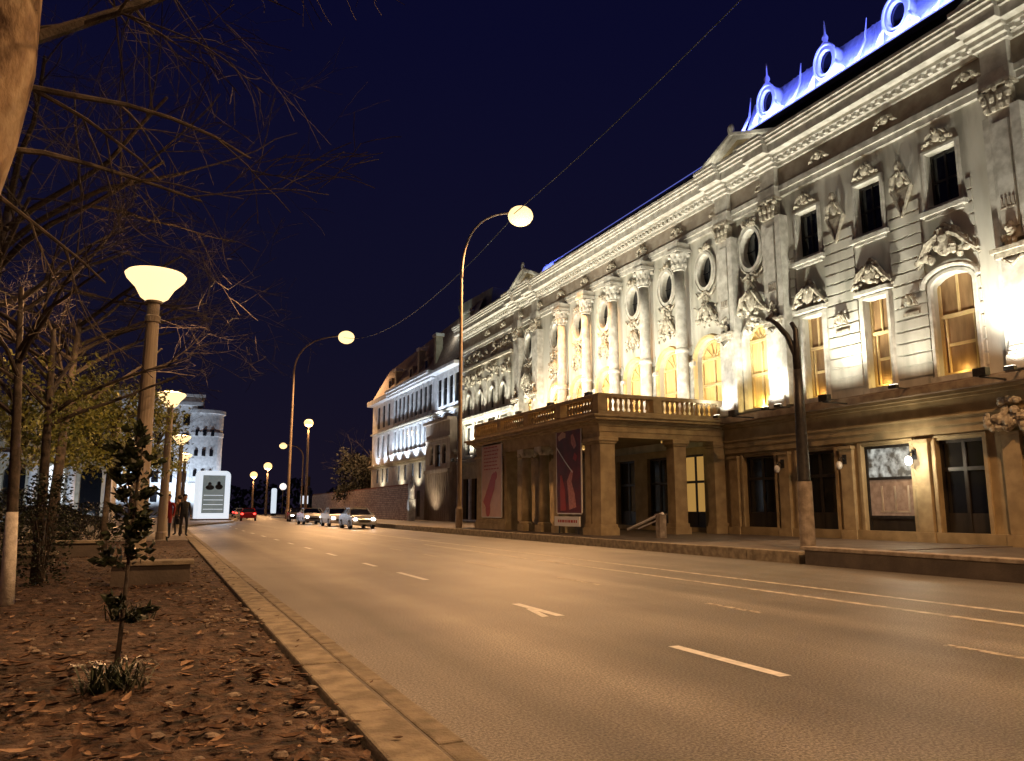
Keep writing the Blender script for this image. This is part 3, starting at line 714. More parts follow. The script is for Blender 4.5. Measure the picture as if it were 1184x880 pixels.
# carved swag on the entablature at the far right
g = MB(); lumps(g, W - .35, 15.1, 4.0, .75, .22, 50, .12, .2); lumps(g, W - .35, 15.1, 4.35, .35, .35, 24, .1, .2); g.build('swag_relief', M['relief'], th)
# bases near pavement: cool floodlit strip parapet blocks omitted; floodlights on the ledge
def flood(y, power, color=PALE, x=W - 1.25, z=5.40, tgt=(.55, 5.0), spot=140):
    g = MB(); g.box(x, W - .5, y - .02, y + .02, z + .01, z + .05); g.box(x - .09, x + .05, y - .16, y + .16, z, z + .12); f = g.build('floodlight', M['black'], th)
    p = MB(); p.box(x - .07, x + .05, y - .13, y + .13, z + .12, z + .135); p.build('lens', M['em_flood'], f)
    light('SPOT', (x - .02, y, z + .18), power, color, 'flood_light', .08, target=(x + tgt[0], y, z + tgt[1]), spot=spot, blend=.9, parent=f)
for y in (RC - 1.55, RC + 1.55, RA - 1.55, RA + 1.55): flood(y, 330, (1, .97, .88), x=W - 1.1)
for y in (18.45, 21.5): flood(y, 330)
for y in (23.9, 9, 6): flood(y, 230)
for k in range(6): flood(29.6 + 3.2 * k, 520, (1, .95, .82), x=W - 1.7, tgt=(.9, 5))
for y in (RB - 1.55, RB + 1.55, 55.5, 58, 61): flood(y, 750, PALE)

def wash(x, y, z, power, target, spot=75, parent=None):  # added wash lamps with made-up fixtures, to brighten the upper facade
    g = MB(); g.box(x - .12, x + .1, y - .2, y + .2, z, z + .24); f = g.build('added_wash_floodlight', M['black'], parent or th)
    p = MB(); p.box(x + .1, x + .115, y - .16, y + .16, z + .04, z + .2); p.build('lens', M['em_flood'], f)
    light('SPOT', (x + .2, y, z + .25), power, (1, .94, .75), 'added_wash_light', .1, target=target, spot=spot, blend=.8, parent=f)
for y in (30.2, 34.0, 37.8, 41.6): wash(17.25, y, 6.31, 1900, (W, y + 1, 13.2), 100)
for y in (9, 15, 21, 26): wash(W - 1.75, y, 5.25, 1650, (W - .1, y, 14.4), 92)
for y in (46, 51, 56, 61): wash(W - 1.75, y, 5.25, 1650, (W - .1, y, 14.4), 92)
for y in (9, 15, 21, 26, 46, 51, 56, 61):
    g = MB(); g.box(W - 1.85, W - .4, y - .025, y + .025, 5.20, 5.25); g.build('added_wash_bracket', M['black'], th)  # brackets made up to carry the added wash lamps

# roof: dark lower slope, blue-lit mansard with dormers, ribs
g = MB()
g.poly([(W + .1, Y0, 17.18), (W + 1.7, Y0, 19.55), (W + 1.7, Y1, 17.9), (W + .1, Y1, 17.18)])
g.poly([(W + 1.7, Y0, 19.55), (44, Y0, 19.55), (44, Y1, 17.9), (W + 1.7, Y1, 17.9)])
g.build('lower_roof', M['darkroof'], th)
def mansard(y0, y1, xb, z0, xt, z1):
    g = MB(); n = max(2, int((y1 - y0) / .28))
    for k in range(n):
        a = y0 + (y1 - y0) * k / n; b = y0 + (y1 - y0) * (k + 1) / n; m = (a + b) / 2
        g.poly([(xb, a, z0), (xb - .03, m, z0), (xt - .03, m, z1 + random.uniform(-.05, .05)), (xt, a, z1)]); g.poly([(xb - .03, m, z0), (xb, b, z0), (xt, b, z1), (xt - .03, m, z1)])
    g.poly([(xt, y0, z1), (xt, y1, z1), (xt + 6, y1, z1), (xt + 6, y0, z1)]); g.poly([(xb, y1, z0), (xt, y1, z1), (xt + 6, y1, z1), (xt + 6, y1, z0)])
    r = g.build('mansard_roof', M['bluemetal'], th)
    s = MB(); s.box(xb - .30, xb - .22, y0, y1, z0 + .0, z0 + .08); s.build('light_strip', M['em_blue'], r)
    s = MB(); s.box(xb - .35, xb + .3, y0, y1, z0 - .3, z0 - .02); s.build('gutter', M['darkroof'], r)
    L = light('AREA', (xb - .30, (y0 + y1) / 2, z0 + .1), 125 * (y1 - y0), BLUE, 'strip_light', size=(.06, y1 - y0), parent=r)
    L.rotation_euler = (0, PI + .42, 0)
    return r
mr = mansard(8.0, 28.4, 25.4, 19.6, 26.1, 21.5)
mb_ = mansard(48.5, 52.2, 25.4, 18.7, 26.0, 19.9)
# finer: dormers
def dormer(y):
    x = 25.45; z = 20.75; g = MB()
    g.ring(oval(y, z, .36, .50), oval(y, z, .58, .76), x - .12, x)
    lo = oval(y, z, .58, .76)
    for i in range(24):
        p, q = lo[i], lo[(i + 1) % 24]; g.poly([(x, *p), (x, *q), (x + .9, *q), (x + .9, *p)])
    g.tube([(x - .12, y + .60 * math.cos(2 * PI * k / 24), z + .78 * math.sin(2 * PI * k / 24)) for k in range(25)], .07, 6)
    for s in (-1, 1): g.tube([(x - .1, y + s * .85, 19.95), (x - .14, y + s * .72, 20.25), (x - .1, y + s * .6, 20.5)], [.14, .1, .07], 8)
    d = g.build('dormer', M['whitemetal'], th)
    p = MB(); p.poly([(x + .05, *q) for q in oval(y, z, .37, .51)]); p.build('pane', M['glass'], d)
    f = MB(); f.lathe(x, y, [(.16, 21.5), (.2, 21.6), (.09, 21.75), (.14, 21.85), (.13, 21.95), (.05, 22.1), (.03, 22.5), (.01, 22.75)], 10); f.build('finial', M['whitemetal'], d, smooth=True)
for y in (26.75, 23.1, 19.45, 15.8): dormer(y)
for y in (28.35, 24.95, 21.25, 17.6, 14):
    g = MB(); g.tube([(25.3, y + .15, 19.9), (25.7, y, 20.8), (25.75, y - .1, 21.75)], [.09, .06, .02], 6); g.build('roof_rib', M['whitemetal'], mr)
g = MB(); g.tube([(24.25, 28.8, 18.72), (24.25, 47.0, 18.62)], .025, 6); g.build('blue_light_tube', M['em_bluetube'], th)
g = MB(); g.box(24.28, 27, 28.6, 47.2, 17.2, 18.6); g.build('attic_parapet', M['darkroof'], th)

# ---------------- portico
PX, PY0, PY1 = 16.9, 28.7, 43.0
po = MB()
# entablature around three sides
def around(g, z0, z1, p, t=.6):
    g.box(PX - p, PX + t, PY0 - p, PY1 + p, z0, z1)
    g.box(PX + t, W, PY0 - p, PY0 + t, z0, z1); g.box(PX + t, W, PY1 - t, PY1 + p, z0, z1)
around(po, 4.42, 4.66, .0); around(po, 4.66, 4.9, .05); around(po, 4.9, 5.02, .12)
pobj = po.build('portico_beam', M['ochre2'], th)
g = MB(); around(g, 5.02, 5.12, .25); around(g, 5.12, 5.24, .48); around(g, 5.24, 5.34, .58)
g.build('portico_cornice', M['ochre2'], th, bevel=.02)
g = MB(); g.box(PX + .6, W, PY0 + .6, PY1 - .6, 4.75, 5.3); g.build('portico_deck', M['ochre'], th)
# balustrade
g = MB(); around(g, 5.34, 5.56, .10, .3); around(g, 6.14, 6.30, .12, .32)
for y in (PY0 + .1, PY0 + 3.6, PY0 + 7.15, PY0 + 10.7, PY1 - .1): g.box(PX - .14, PX + .34, y - .24, y + .24, 5.56, 6.14)
for x in (19.8, 23.3):
    for y in (PY0, PY1): g.box(x - .22, x + .22, y - .14, y + .3, 5.56, 6.14)
g.build('balustrade_rail', M['ochre2'], th, bevel=.015)
b0 = MB(); b0.lathe(0, 0, [(.075, 0), (.075, .05), (.045, .08), (.10, .2), (.085, .3), (.045, .42), (.075, .5), (.075, .58)], 10)
bal = None
pts = []
y = PY0 + .55
while y < PY1 - .4:
    if min(abs(y - q) for q in (PY0 + 3.6, PY0 + 7.15, PY0 + 10.7)) > .36: pts.append((PX + .1, y))
    y += .27
x = PX + .6
while x < W - .5:
    if abs(x - 19.8) > .3: pts.append((x, PY0 + .08))
    x += .27
for i, (x, y) in enumerate(pts[:100]):
    if bal is None: bal = b0.build('baluster', M['ochre2'], th, smooth=True, loc=(x, y, 5.56))
    else:
        c = bal.copy(); col.objects.link(c); c.location = (x, y, 5.56)
# piers & columns
def pier(x0, x1, y0, y1):
    g = MB(); g.box(x0, x1, y0, y1, .75, 4.15); g.box(x0 - .1, x1 + .1, y0 - .1, y1 + .1, .27, .6); g.box(x0 - .05, x1 + .05, y0 - .05, y1 + .05, .6, .75)
    g.box(x0 - .06, x1 + .06, y0 - .06, y1 + .06, 4.15, 4.25); g.box(x0 - .12, x1 + .12, y0 - .12, y1 + .12, 4.25, 4.42)
    return g.build('pier', M['ochre2'], th, bevel=.015)
pier(PX + .02, PX + .75, PY0 + .02, PY0 + .8); pier(PX + .04, PX + .7, PY0 + .9, PY0 + 1.4)
pier(PX + .02, PX + .7, 32.6, 33.1); pier(PX + .02, PX + .7, 38.7, 42.98)
pier(20.7, 21.35, PY0 + .02, PY0 + .6); pier(22.9, 23.5, PY0 + .02, PY0 + .55); pier(20.7, 21.35, 42.4, 42.98)
for y in (34.75, 36.8):
    g = MB(); x = PX + .35; g.lathe(x, y, [(.27, .75), (.275, 1.6), (.25, 3.0), (.225, 4.0)], 20); co = g.build('portico_column', M['ochre2'], th, smooth=True)
    g = MB(); g.box(x - .36, x + .36, y - .36, y + .36, .27, .6); g.lathe(x, y, [(.34, .6), (.36, .66), (.29, .75)], 16); g.build('base', M['ochre2'], co)
    g = MB(); g.lathe(x, y, [(.24, 4.0), (.32, 4.12), (.34, 4.2)], 16); g.box(x - .36, x + .36, y - .36, y + .36, 4.2, 4.42)
    for s in (-1, 1):
        for t in (-1, 1): g.ell((x + .3 * s, y + .3 * t, 4.12), (.11, .11, .12), 8, 5)
    g.build('capital', M['trim'], co)
# portico inner lamp lit window behind (golden) on the wall beside the pier
light('POINT', (21.8, 31.0, 4.3), 8, GOLD, 'portico_light', .1, parent=pobj)
light('POINT', (20.2, 36, 4.4), 9, (1, .75, .4), 'portico_light', .1, parent=pobj)
g = MB()
for y in (36, 31): g.lathe(20.2 if y == 36 else 21.8, y, [(.05, 4.75), (.05, 4.62), (.16, 4.6), (.16, 4.5), (.05, 4.45)], 12)
g.build('ceiling_lamp', M['em_window'], pobj)

# ---------------- banners hanging on the portico
def banner(name, label, y0, y1, z0, z1, x, mats, decor):
    root = thing(name, label, 'banner', (x, (y0 + y1) / 2, z0))
    g = MB(); g.box(x, x + .03, y0, y1, z0, z1, 0); cl = g.build('cloth', mats[0], root)
    f = MB()
    for a, b, c, d in ((y0 - .05, y0, z0, z1), (y1, y1 + .05, z0, z1), (y0, y1, z1, z1 + .05), (y0, y1, z0 - .05, z0)): f.box(x - .01, x + .04, a, b, c, d)
    f.build('frame', M['whitepaint'], root)
    decor(root, x)
    return root
def dec_red(root, x):
    y0, y1 = 30.2, 32.5
    def fig(pts, r, m, dx=.004):
        g = MB(); g.tube([(0, *p) for p in pts], r, 10); 
        g.v = [(x - dx + vx * .02, vy, vz) for vx, vy, vz in g.v]; g.build('print', m, root)
    fig([(31.0, 1.4), (31.1, 2.0), (31.3, 2.6), (31.0, 3.1)], [.35, .3, .22, .1], M['bannerpink'])
    fig([(31.9, 1.3), (31.95, 2.2), (32.1, 2.9)], [.28, .25, .08], M['bannerred2'], .005)
    fig([(30.7, 4.1), (30.9, 4.4), (31.0, 4.7)], [.14, .2, .1], M['bannerpink'], .006)
    fig([(30.6, 3.6), (30.85, 3.75)], [.14, .16], M['bannerred2'], .007)
    fig([(32.48, 4.2), (31.7, 3.55), (30.95, 3.0)], [.035, .035, .03], M['whitepaint'], .02)
    fig([(32.3, 4.6), (31.9, 4.75), (31.6, 4.7)], [.12, .16, .1], M['bannerpale'], .008)
banner('theatre_banner', 'dark red theatre poster banner with pink figures and a white diagonal stroke', 30.2, 32.5, 1.2, 4.95, PX - .1, [M['bannerred']], dec_red)
def dec_pale(root, x):
    g = MB()
    for k in range(7):
        z = 4.75 - k * .2; y = 41.5
        while y > 39.6:
            l = random.uniform(.12, .4); g.box(x - .006, x, max(y - l, 39.4), y, z, z + .07); y -= l + .08
    g.build('text_lines', M['bannerred2'], root)
    g = MB(); g.tube([(0, 41.2, 1.5), (0, 40.8, 2.1), (0, 40.3, 2.7), (0, 39.9, 3.3)], [.5, .42, .42, .2], 12)
    for s in ((40.9, 1.35, .35), (40.2, 2.9, .35), (39.8, 3.2, .2), (41.1, 1.8, .3)): g.ell((0, s[0], s[1]), (.3, s[2], s[2] * 1.2), 10, 6)
    g.v = [(x - .008 + vx * .02, vy, vz) for vx, vy, vz in g.v]; g.build('print', M['bannerred2'], root)
banner('theatre_banner', 'pale pink poster banner with text lines above a slanting red figure', 39.0, 41.8, .95, 5.0, PX - .12, [M['bannerpale']], dec_pale)
# white notice under the red banner
g = MB(); g.box(PX - .25, PX - .18, 30.15, 32.5, .62, 1.05); root = thing('notice_board', 'low white notice board standing below the dark red banner', 'notice board', (PX - .2, 31.3, .285))
g.build('board', M['whitepaint'], root)
g = MB()
for y in (30.4, 32.2): g.box(PX - .17, PX - .12, y - .03, y + .03, .285, .85)
g.build('leg', M['black'], root)
g = MB(); y = 30.35
while y < 32.2: l = random.uniform(.08, .2); g.box(PX - .256, PX - .25, y, y + l, .78, .9); y += l + .07
g.build('lettering', M['bannerred2'], root)

# ------------------------------------------------------------------ buildings to the left of the theatre
wb = thing('white_building', 'long white floodlit building with tall window rows under a dark roof with chimneys', 'building', (W, 80, .28))
A0, A1 = 63.75, 95.5
holes = []
wy = [72.6 + 1.55 * k for k in range(9)] + [88.0, 90.3, 92.6] + [65.0, 66.6, 68.2, 69.8]
for y in wy: holes.append(rect(y - .52, y + .52, 10.9, 13.5)); holes.append(rect(y - .44, y + .44, 7.3, 9.9))
for y in (73, 75.6, 78.2, 80.8, 83.4, 88.2, 90.3, 92.6): holes.append(rect(y - .4, y + .4, 4.4, 6.0))
for y in (73, 76, 79, 82, 85, 88.2, 92): holes.append(rect(y - .6, y + .6, .6, 3.2))
g = MB(); g.plate(rect(A0, A1, .2, 14.2), holes, W, W + .1); wall = g.build('wall', M['white'], wb)
g = MB(); g.box(W + .12, W + 9, A0, A1, .2, 14.2); g.box(W, W + .12, A1, A1 + .1, .2, 14.2); g.build('rear_walls', M['cream'], wb)
g = MB(); g.box(W - .5, W + .02, 71.2, 86.8, 13.9, 14.1); g.box(W - .75, W + .1, A0, 86.8, 14.1, 14.4); g.box(W - .9, W + .3, 71.2, 86.9, 14.4, 14.7); g.box(W - .7, W + .1, 86.9, A1 + .5, 13.9, 14.5); g.build('cornice', M['white'], wb, bevel=.03)
g = MB()
for y0, y1 in ((A0, 86.8), (87.1, A1)):
    g.box(W - .5, W, y0, y1, 6.3, 6.5); g.box(W - .3, W, y0, y1, 10.25, 10.4); g.box(W - .3, W, y0, y1, 6.1, 6.3)
g.build('string_course', M['cream'], wb)
for i, y in enumerate(wy):
    g = MB(); g.poly([(W + .07, *q) for q in rect(y - .52, y + .52, 10.9, 13.5)]); w_ = g.build('window', M['glass'], wb)
    g = MB(); g.box(W + .02, W + .05, y - .03, y + .03, 10.9, 13.5); g.box(W + .025, W + .045, y - .4, y + .4, 12.4, 12.48); g.build('bar', M['darkwood'], w_)
    g = MB(); g.poly([(W + .07, *q) for q in rect(y - .44, y + .44, 7.3, 9.9)]); w_ = g.build('window', M['glass'], wb)
    g = MB(); g.box(W + .02, W + .05, y - .03, y + .03, 7.3, 9.9); g.box(W - .12, W, y - .5, y + .5, 10.0, 10.12); g.build('bar', M['white'], w_)
for y in (73, 75.6, 78.2, 80.8, 83.4, 88.2, 90.3, 92.6):
    g = MB(); g.poly([(W + .07, *q) for q in rect(y - .4, y + .4, 4.4, 6.0)]); g.build('window', M['glass'], wb)
for y in (73, 76, 79, 82, 85, 88.2, 92):
    g = MB(); g.poly([(W + .07, *q) for q in rect(y - .6, y + .6, .6, 3.2)]); g.build('door', M['darkwood'], wb)
for k in range(10):
    y = 71.85 + 1.55 * k; g = MB(); g.box(W - .07, W, y - .15, y + .15, 10.45, 13.9); g.box(W - .12, W, y - .2, y + .2, 13.6, 13.9); g.build('half_column', M['white'], wb)
    g = MB(); g.box(W - .07, W, y - .2, y + .2, 6.5, 10.2); g.build('half_column', M['white'], wb)
g = MB(); y = 71.6
while y < 86.5: g.box(W - .45, W - .38, y, y + .12, 6.52, 7.2); y += .3
g.box(W - .48, W - .35, 71.4, 86.6, 7.2, 7.3); g.build('balcony_railing', M['white'], wb)
g = MB()   # mansard roof
g.poly([(W - .2, A0, 14.7), (W + 2.0, A0, 20.2), (W + 2.0, A1, 18.6), (W - .2, A1, 14.6)])
g.poly([(W + 2.0, A0, 20.2), (W + 9, A0, 20.2), (W + 9, A1, 18.6), (W + 2.0, A1, 18.6)]); g.poly([(W - .2, A1, 14.6), (W + 2.0, A1, 18.6), (W + 9, A1, 18.6), (W + 9, A1, 14)])
g.build('roof', M['brownroof'], wb)
for y, h in ((86.3, 17.0), (77.5, 17.8), (72, 18.2)):
    g = MB(); g.box(W + .2, W + .9, y - .3, y + .3, 14.8, h); c = g.build('chimney', M['cream'], wb)
    g = MB(); g.box(W + .1, W + 1.0, y - .52, y + .52, h, h + .3); g.build('chimney_cap', M['whitepaint'], c)
for k, y in enumerate((80.5, 75, 89)):
    g = MB(); g.box(W + .3, W + 1.6, y - .6, y + .6, 14.8, 16.6); c = g.build('roof_dormer', M['brown'], wb)
    g = MB(); g.box(W + .27, W + .29, y - .35, y + .35, 15.2, 16.3); g.build('pane', M['glass'], c)
for y in (72.5, 75.5, 78.5, 81.5, 84.5): light('SPOT', (W - 1.3, y, 6.3), 1100, COOL, 'flood_light', .1, target=(W + .1, y, 11), spot=120, blend=.8, parent=wb)
for y in (66, 69): light('SPOT', (W - 1.3, y, 9.6), 520, COOL, 'flood_light', .1, target=(W + .1, y, 13), spot=120, blend=.8, parent=wb)
for y in (89, 92.5): light('SPOT', (W - 1.3, y, 6.3), 380, COOL, 'flood_light', .1, target=(W + .1, y, 9), spot=110, blend=.8, parent=wb)
for y in (76, 82, 90): light('SPOT', (W - 1.2, y, 3.6), 160, (1, .8, .5), 'flood_light', .1, target=(W + .1, y, 6), spot=130, blend=.8, parent=wb)
# gray lift tower behind
gt = thing('rooftop_block', 'plain grey flared rooftop block rising behind the cream theatre wing', 'roof structure', (28, 67, 16))
g = MB(); o = 0
b_ = [(26.2, 63.9), (31, 63.9), (31, 70.0), (26.2, 70.0)]
g.v = [(x, y, 17.0) for x, y in b_] + [(25.8, 62.0, 20.9), (31, 62.0, 20.9), (31, 71.0, 21.3), (25.8, 71.0, 21.3)]
for q in ((0, 1, 5, 4), (1, 2, 6, 5), (2, 3, 7, 6), (3, 0, 4, 7), (4, 5, 6, 7), (0, 3, 2, 1)): g.quadf(q)
g.build('wall', M['grey'], gt)
g = MB(); g.box(25.0, 26.1, 65.6, 67.4, 16.6, 19.4); c = g.build('dormer', M['cream'], gt)
g = MB(); g.box(24.96, 24.99, 66.0, 67.0, 17.2, 18.9); g.build('pane', M['glass'], c)
g = MB(); g.box(24.9, 26.2, 65.4, 67.6, 19.4, 19.6); g.build('dormer_cap', M['trim'], c)
light('POINT', (24.0, 68, 18.0), 90, (.9, 1, .85), 'flood_light', .1, parent=gt)
# brown timber building
bb = thing('brown_building', 'dark brown timber fronted building between the white building and the portico', 'building', (22.9, 68.2, .28))
g = MB(); g.plate(rect(64.7, 71.6, .28, 9.2), [arch(66.3, .5, 5.4, 7.2), arch(69.9, .5, 5.4, 7.2), rect(67.4, 68.8, 5.2, 7.2)], 22.9, 23.2); g.box(23.21, 23.58, 64.7, 71.6, .28, 9.2); g.build('wall', M['brown'], bb)
g = MB()
for k in range(14): g.box(22.82, 22.9, 64.85 + .5 * k, 65.03 + .5 * k, .3, 4.6)
g.box(22.7, 22.9, 64.7, 71.6, 4.6, 4.9); g.box(22.6, 23.5, 64.6, 71.7, 9.2, 9.45); g.box(22.78, 22.9, 64.7, 71.6, 7.6, 7.8); g.build('boarding', M['brown'], bb)
for y in (66.3, 69.9):
    g = MB(); g.poly([(23.1, *q) for q in arch(y, .5, 5.4, 7.2)]); g.build('window', M['glass'], bb)
g = MB(); g.poly([(23.1, *q) for q in rect(67.4, 68.8, 5.2, 7.2)]); g.build('window', M['glass'], bb)
light('SPOT', (21.2, 68, .6), 420, (1, .82, .6), 'flood_light', .1, target=(22.9, 68.2, 6), spot=110, blend=.8, parent=bb)
# stone wall along the far pavement
sw = thing('stone_wall', 'long patterned pinkish stone wall lining the far pavement', 'wall', (21, 100, .28))
g = MB(); prev = None
for k in range(17):
    y0 = 70 + 3.8 * k; y1 = y0 + 3.8; f = lambda y: 21 + (y - 70) * .035
    o = len(g.v); z1 = 3.55
    g.v += [(f(y0), y0, .2), (f(y1), y1, .2), (f(y1) + .4, y1, .2), (f(y0) + .4, y0, .2), (f(y0), y0, z1), (f(y1), y1, z1), (f(y1) + .4, y1, z1), (f(y0) + .4, y0, z1)]
    for q in ((0, 1, 5, 4), (4, 5, 6, 7), (2, 3, 7, 6), (3, 0, 4, 7), (1, 2, 6, 5)): g.quadf([o + i for i in q])
g.build('masonry', M['stonewall'], sw)
g = MB(); g.tube([(21.2, 70, 3.6), (23.4, 134, 3.6)], .16, 4); g.build('coping', M['redbrick'], sw)
st = thing('statue', 'pale stone figure on a pedestal at the near end of the pinkish wall', 'statue', (20.9, 69.4, .28))
g = MB(); g.box(20.6, 21.2, 69.1, 69.7, .28, 2.2); g.build('pedestal', M['trim'], st)
g = MB(); g.tube([(20.9, 69.4, 2.2), (20.9, 69.45, 2.7), (20.85, 69.4, 3.3), (20.9, 69.4, 3.75), (20.9, 69.4, 3.95)], [.3, .26, .3, .26, .1], 10); g.ell((20.9, 69.4, 4.15), (.15, .15, .2), 10, 8)
g.tube([(20.9, 69.1, 3.7), (20.85, 68.95, 3.3), (20.7, 69.1, 3.0)], [.1, .08, .06], 8); g.tube([(20.9, 69.7, 3.7), (20.9, 69.9, 3.3), (20.8, 69.9, 2.9)], [.1, .08, .06], 8); g.build('figure', M['trim'], st, smooth=True)
light('SPOT', (19.6, 69, .5), 60, COOL, 'flood_light', .1, target=(20.9, 69.4, 3), spot=60, parent=st)
# low wall + step at right
lwl = thing('low_wall', 'low dark stone wall with paler coping along the right pavement edge', 'low wall', (15.1, 5, 0))
g = MB(); g.box(15.0, 15.34, -30, 15.4, -.02, .36); g.build('masonry', M['paved'], lwl)
g = MB(); g.box(14.93, 15.40, -30, 15.46, .36, .45); g.build('coping', M['conc'], lwl, bevel=.015)
# ------------------------------------------------------------------ lamps on masts
def bezier(p0, p1, p2, n=12): return [tuple(Vector(p0) * (1 - t) ** 2 + Vector(p1) * 2 * t * (1 - t) + Vector(p2) * t * t) for t in [i / n for i in range(n + 1)]]
def mast(base, h, head, label, power, r0=.17, spot=118, rg=.42, aim=None):
    x, y, z = base; root = thing('street_lamp', label, 'street lamp', base)
    g = MB(); g.lathe(x, y, [(r0 * 1.5, z), (r0 * 1.5, z + 1.1), (r0 * 1.1, z + 1.2), (r0, z + 1.25), (r0 * .62, h * .78)], 14); g.build('pole', M['mastpaint'], root, smooth=False)
    hv = Vector(head); top = (x, y, h * .78); cc = (x, y, hv.z + .1)
    g = MB(); g.tube(bezier(top, cc, hv + Vector((0, 0, .05)), 16), [r0 * .62 - .03 * i / 16 for i in range(17)], 10); g.build('arm', M['mastpaint'], root, smooth=True)
    d = (hv - Vector(cc)); d.z = 0; d.normalize(); e = hv + d * .45
    g = MB(); g.ell((e.x, e.y, e.z + .05), (.5, .5, .18), 14, 7); hd = g.build('lamp_head', M['mastpaint'], root, smooth=True)
    g = MB(); g.ell((e.x, e.y, e.z - .14), (rg, rg, rg * .8), 16, 10); g.build('lens', M['em_sodium'], hd, smooth=True)
    light('SPOT', (e.x, e.y, e.z - .14 - rg), power, SODIUM, 'lamp_light', .35, target=aim or (e.x - 8, e.y, 0), spot=spot, blend=.6, parent=root)
mast((16.2, 44, .28), 19.9, (19.2, 42.8, 19.8), 'tall curved street lamp with the largest glowing head, beside the portico', 24000, .14, rg=.8, aim=(13, 40, 0))
mast((15.5, 108, .02), 24.9, (21.4, 104.8, 24.7), 'tall curved street lamp further off, left of the white building', 34000, .2, rg=1.1, aim=(12, 95, 0))
mast((16.2, 3.0, .26), 19.9, (13.2, 3.0, 19.8), 'tall curved street lamp outside the frame at right', 18000, spot=108, aim=(11, 10, 0))
mast((16.2, -36, .26), 19.9, (13.2, -36, 19.8), 'tall curved street lamp far behind the viewpoint', 20000)
mast((19.0, 119, .16), 11.2, (16.3, 118, 10.6), 'street lamp with its arm reaching left over the distant road', 3000, .15, rg=.55)
root = thing('street_lamp', 'straight distant street lamp right of the tall curved pole', 'street lamp', (16.8, 102, .02))
g = MB(); g.lathe(16.8, 102, [(.22, .02), (.2, 1), (.12, 11.9)], 10); g.build('pole', M['mastpaint'], root)
g = MB(); g.ell((16.8, 102, 12.3), (.6, .6, .5), 14, 9); g.build('lens', M['em_far'], root, smooth=True)
light('POINT', (16.8, 102, 11.5), 2200, SODIUM, 'lamp_light', .4, parent=root)
for x, y, h, lab in ((18.6, 158, 9.5, 'distant street lamp above the road, right one of the farthest pair'), (18.4, 181, 8.7, 'distant street lamp above the road, left one of the farthest pair')):
    root = thing('street_lamp', lab, 'street lamp', (x, y, .02))
    g = MB(); g.lathe(x, y, [(.25, .02), (.15, h)], 8); g.build('pole', M['mastpaint'], root)
    g = MB(); g.ell((x, y, h), (.8, .8, .75), 12, 8); g.build('lens', M['em_far'], root, smooth=True)
    light('POINT', (x, y, h - 1.2), 5000, SODIUM, 'lamp_light', .4, parent=root)

def post(x, y, h, label, power, r=.17, z0=.125):
    root = thing('lamp_post', label, 'lamp post', (x, y, z0))
    zb = h - .30
    g = MB(); g.lathe(x, y, [(r * 1.35, z0), (r * 1.35, z0 + .3), (r * 1.15, z0 + .34), (r * 1.1, z0 + 1.2), (r * .74, zb - .45)], 18); g.build('post', M['postpaint'], root, smooth=False)
    g = MB(); g.lathe(x, y, [(r * .9, zb - .45), (r * .9, zb - .33), (r * .7, zb - .3), (r * .7, zb - .06), (r * .95, zb - .04), (r * 1.0, zb)], 18); g.build('collar', M['conc'], root)
    g = MB(); g.lathe(x, y, [(r * .95, zb), (r * 1.6, zb + .08), (.38, zb + .28), (.56, zb + .47), (.6, zb + .56), (.55, zb + .6)], 28); bw = g.build('bowl', M['em_bowl'], root, smooth=True)
    g = MB(); g.lathe(x, y, [(.56, zb + .602), (.3, zb + .66), (.02, zb + .68)], 28); g.build('lid', M['em_bowl'], bw)
    light('SPOT', (x, y, zb + .9), power * 1.15, SODIUM, 'lamp_light', .3, target=(x, y, 0), spot=165, blend=.4, parent=root)
post(-.40, 17.5, 5.98, 'largest lamp post with a glowing white bowl, nearest on the left', 3600)
post(.12, 36, 5.95, 'second lamp post along the left kerb with a glowing bowl', 3000)
post(1.05, 58, 6.0, 'third lamp post along the left kerb, behind the standing people', 2200)
post(1.75, 76, 5.9, 'fourth and smallest lamp post in the left row', 2200)
post(-.45, -3, 6.0, 'lamp post with a bowl behind the viewpoint', 2600)

# dark forked pole on the right pavement
root = thing('forked_pole', 'black pole forking at the top with a pale concrete foot on the right pavement', 'pole', (16.5, 16.8, .28))
g = MB(); x, y = 16.5, 16.8; g.lathe(x, y, [(.21, .28), (.205, 1.2), (.2, 2.15)], 18); g.build('foot', M['conc'], root)
g = MB(); g.lathe(x, y, [(.19, 2.15), (.17, 2.2), (.15, 4.0), (.12, 5.35)], 18)
g.tube([(x, y, 5.2), (x, y + .03, 5.8), (x - .02, y + .3, 6.4), (x, y + .72, 6.85), (x, y + 1.0, 7.05)], [.11, .1, .085, .075, .06], 12)
g.tube([(x, y, 5.2), (x, y - .02, 5.9), (x, y - .02, 6.5), (x, y + .12, 6.75)], [.11, .09, .075, .065], 12)
g.build('pole', M['black'], root, smooth=True)
g = MB(); g.ell((x, y + 1.05, 7.08), (.09, .14, .07), 10, 6); g.build('tip', M['black'], root, smooth=True)

# barrier with raised arm
root = thing('barrier_gate', 'grey barrier post with a white arm slanting down before the portico', 'barrier', (17.6, 25.4, .28))
g = MB(); g.box(17.45, 17.75, 25.25, 25.55, .28, 1.15); g.box(17.42, 17.78, 25.22, 25.58, 1.15, 1.2); g.build('post', M['conc'], root, bevel=.02)
g = MB(); g.tube([(17.55, 25.2, 1.22), (17.7, 27.9, .55)], .055, 8); g.tube([(17.5, 25.5, .95), (17.62, 27.0, .6)], .03, 8); g.build('arm', M['whitepaint'], root)

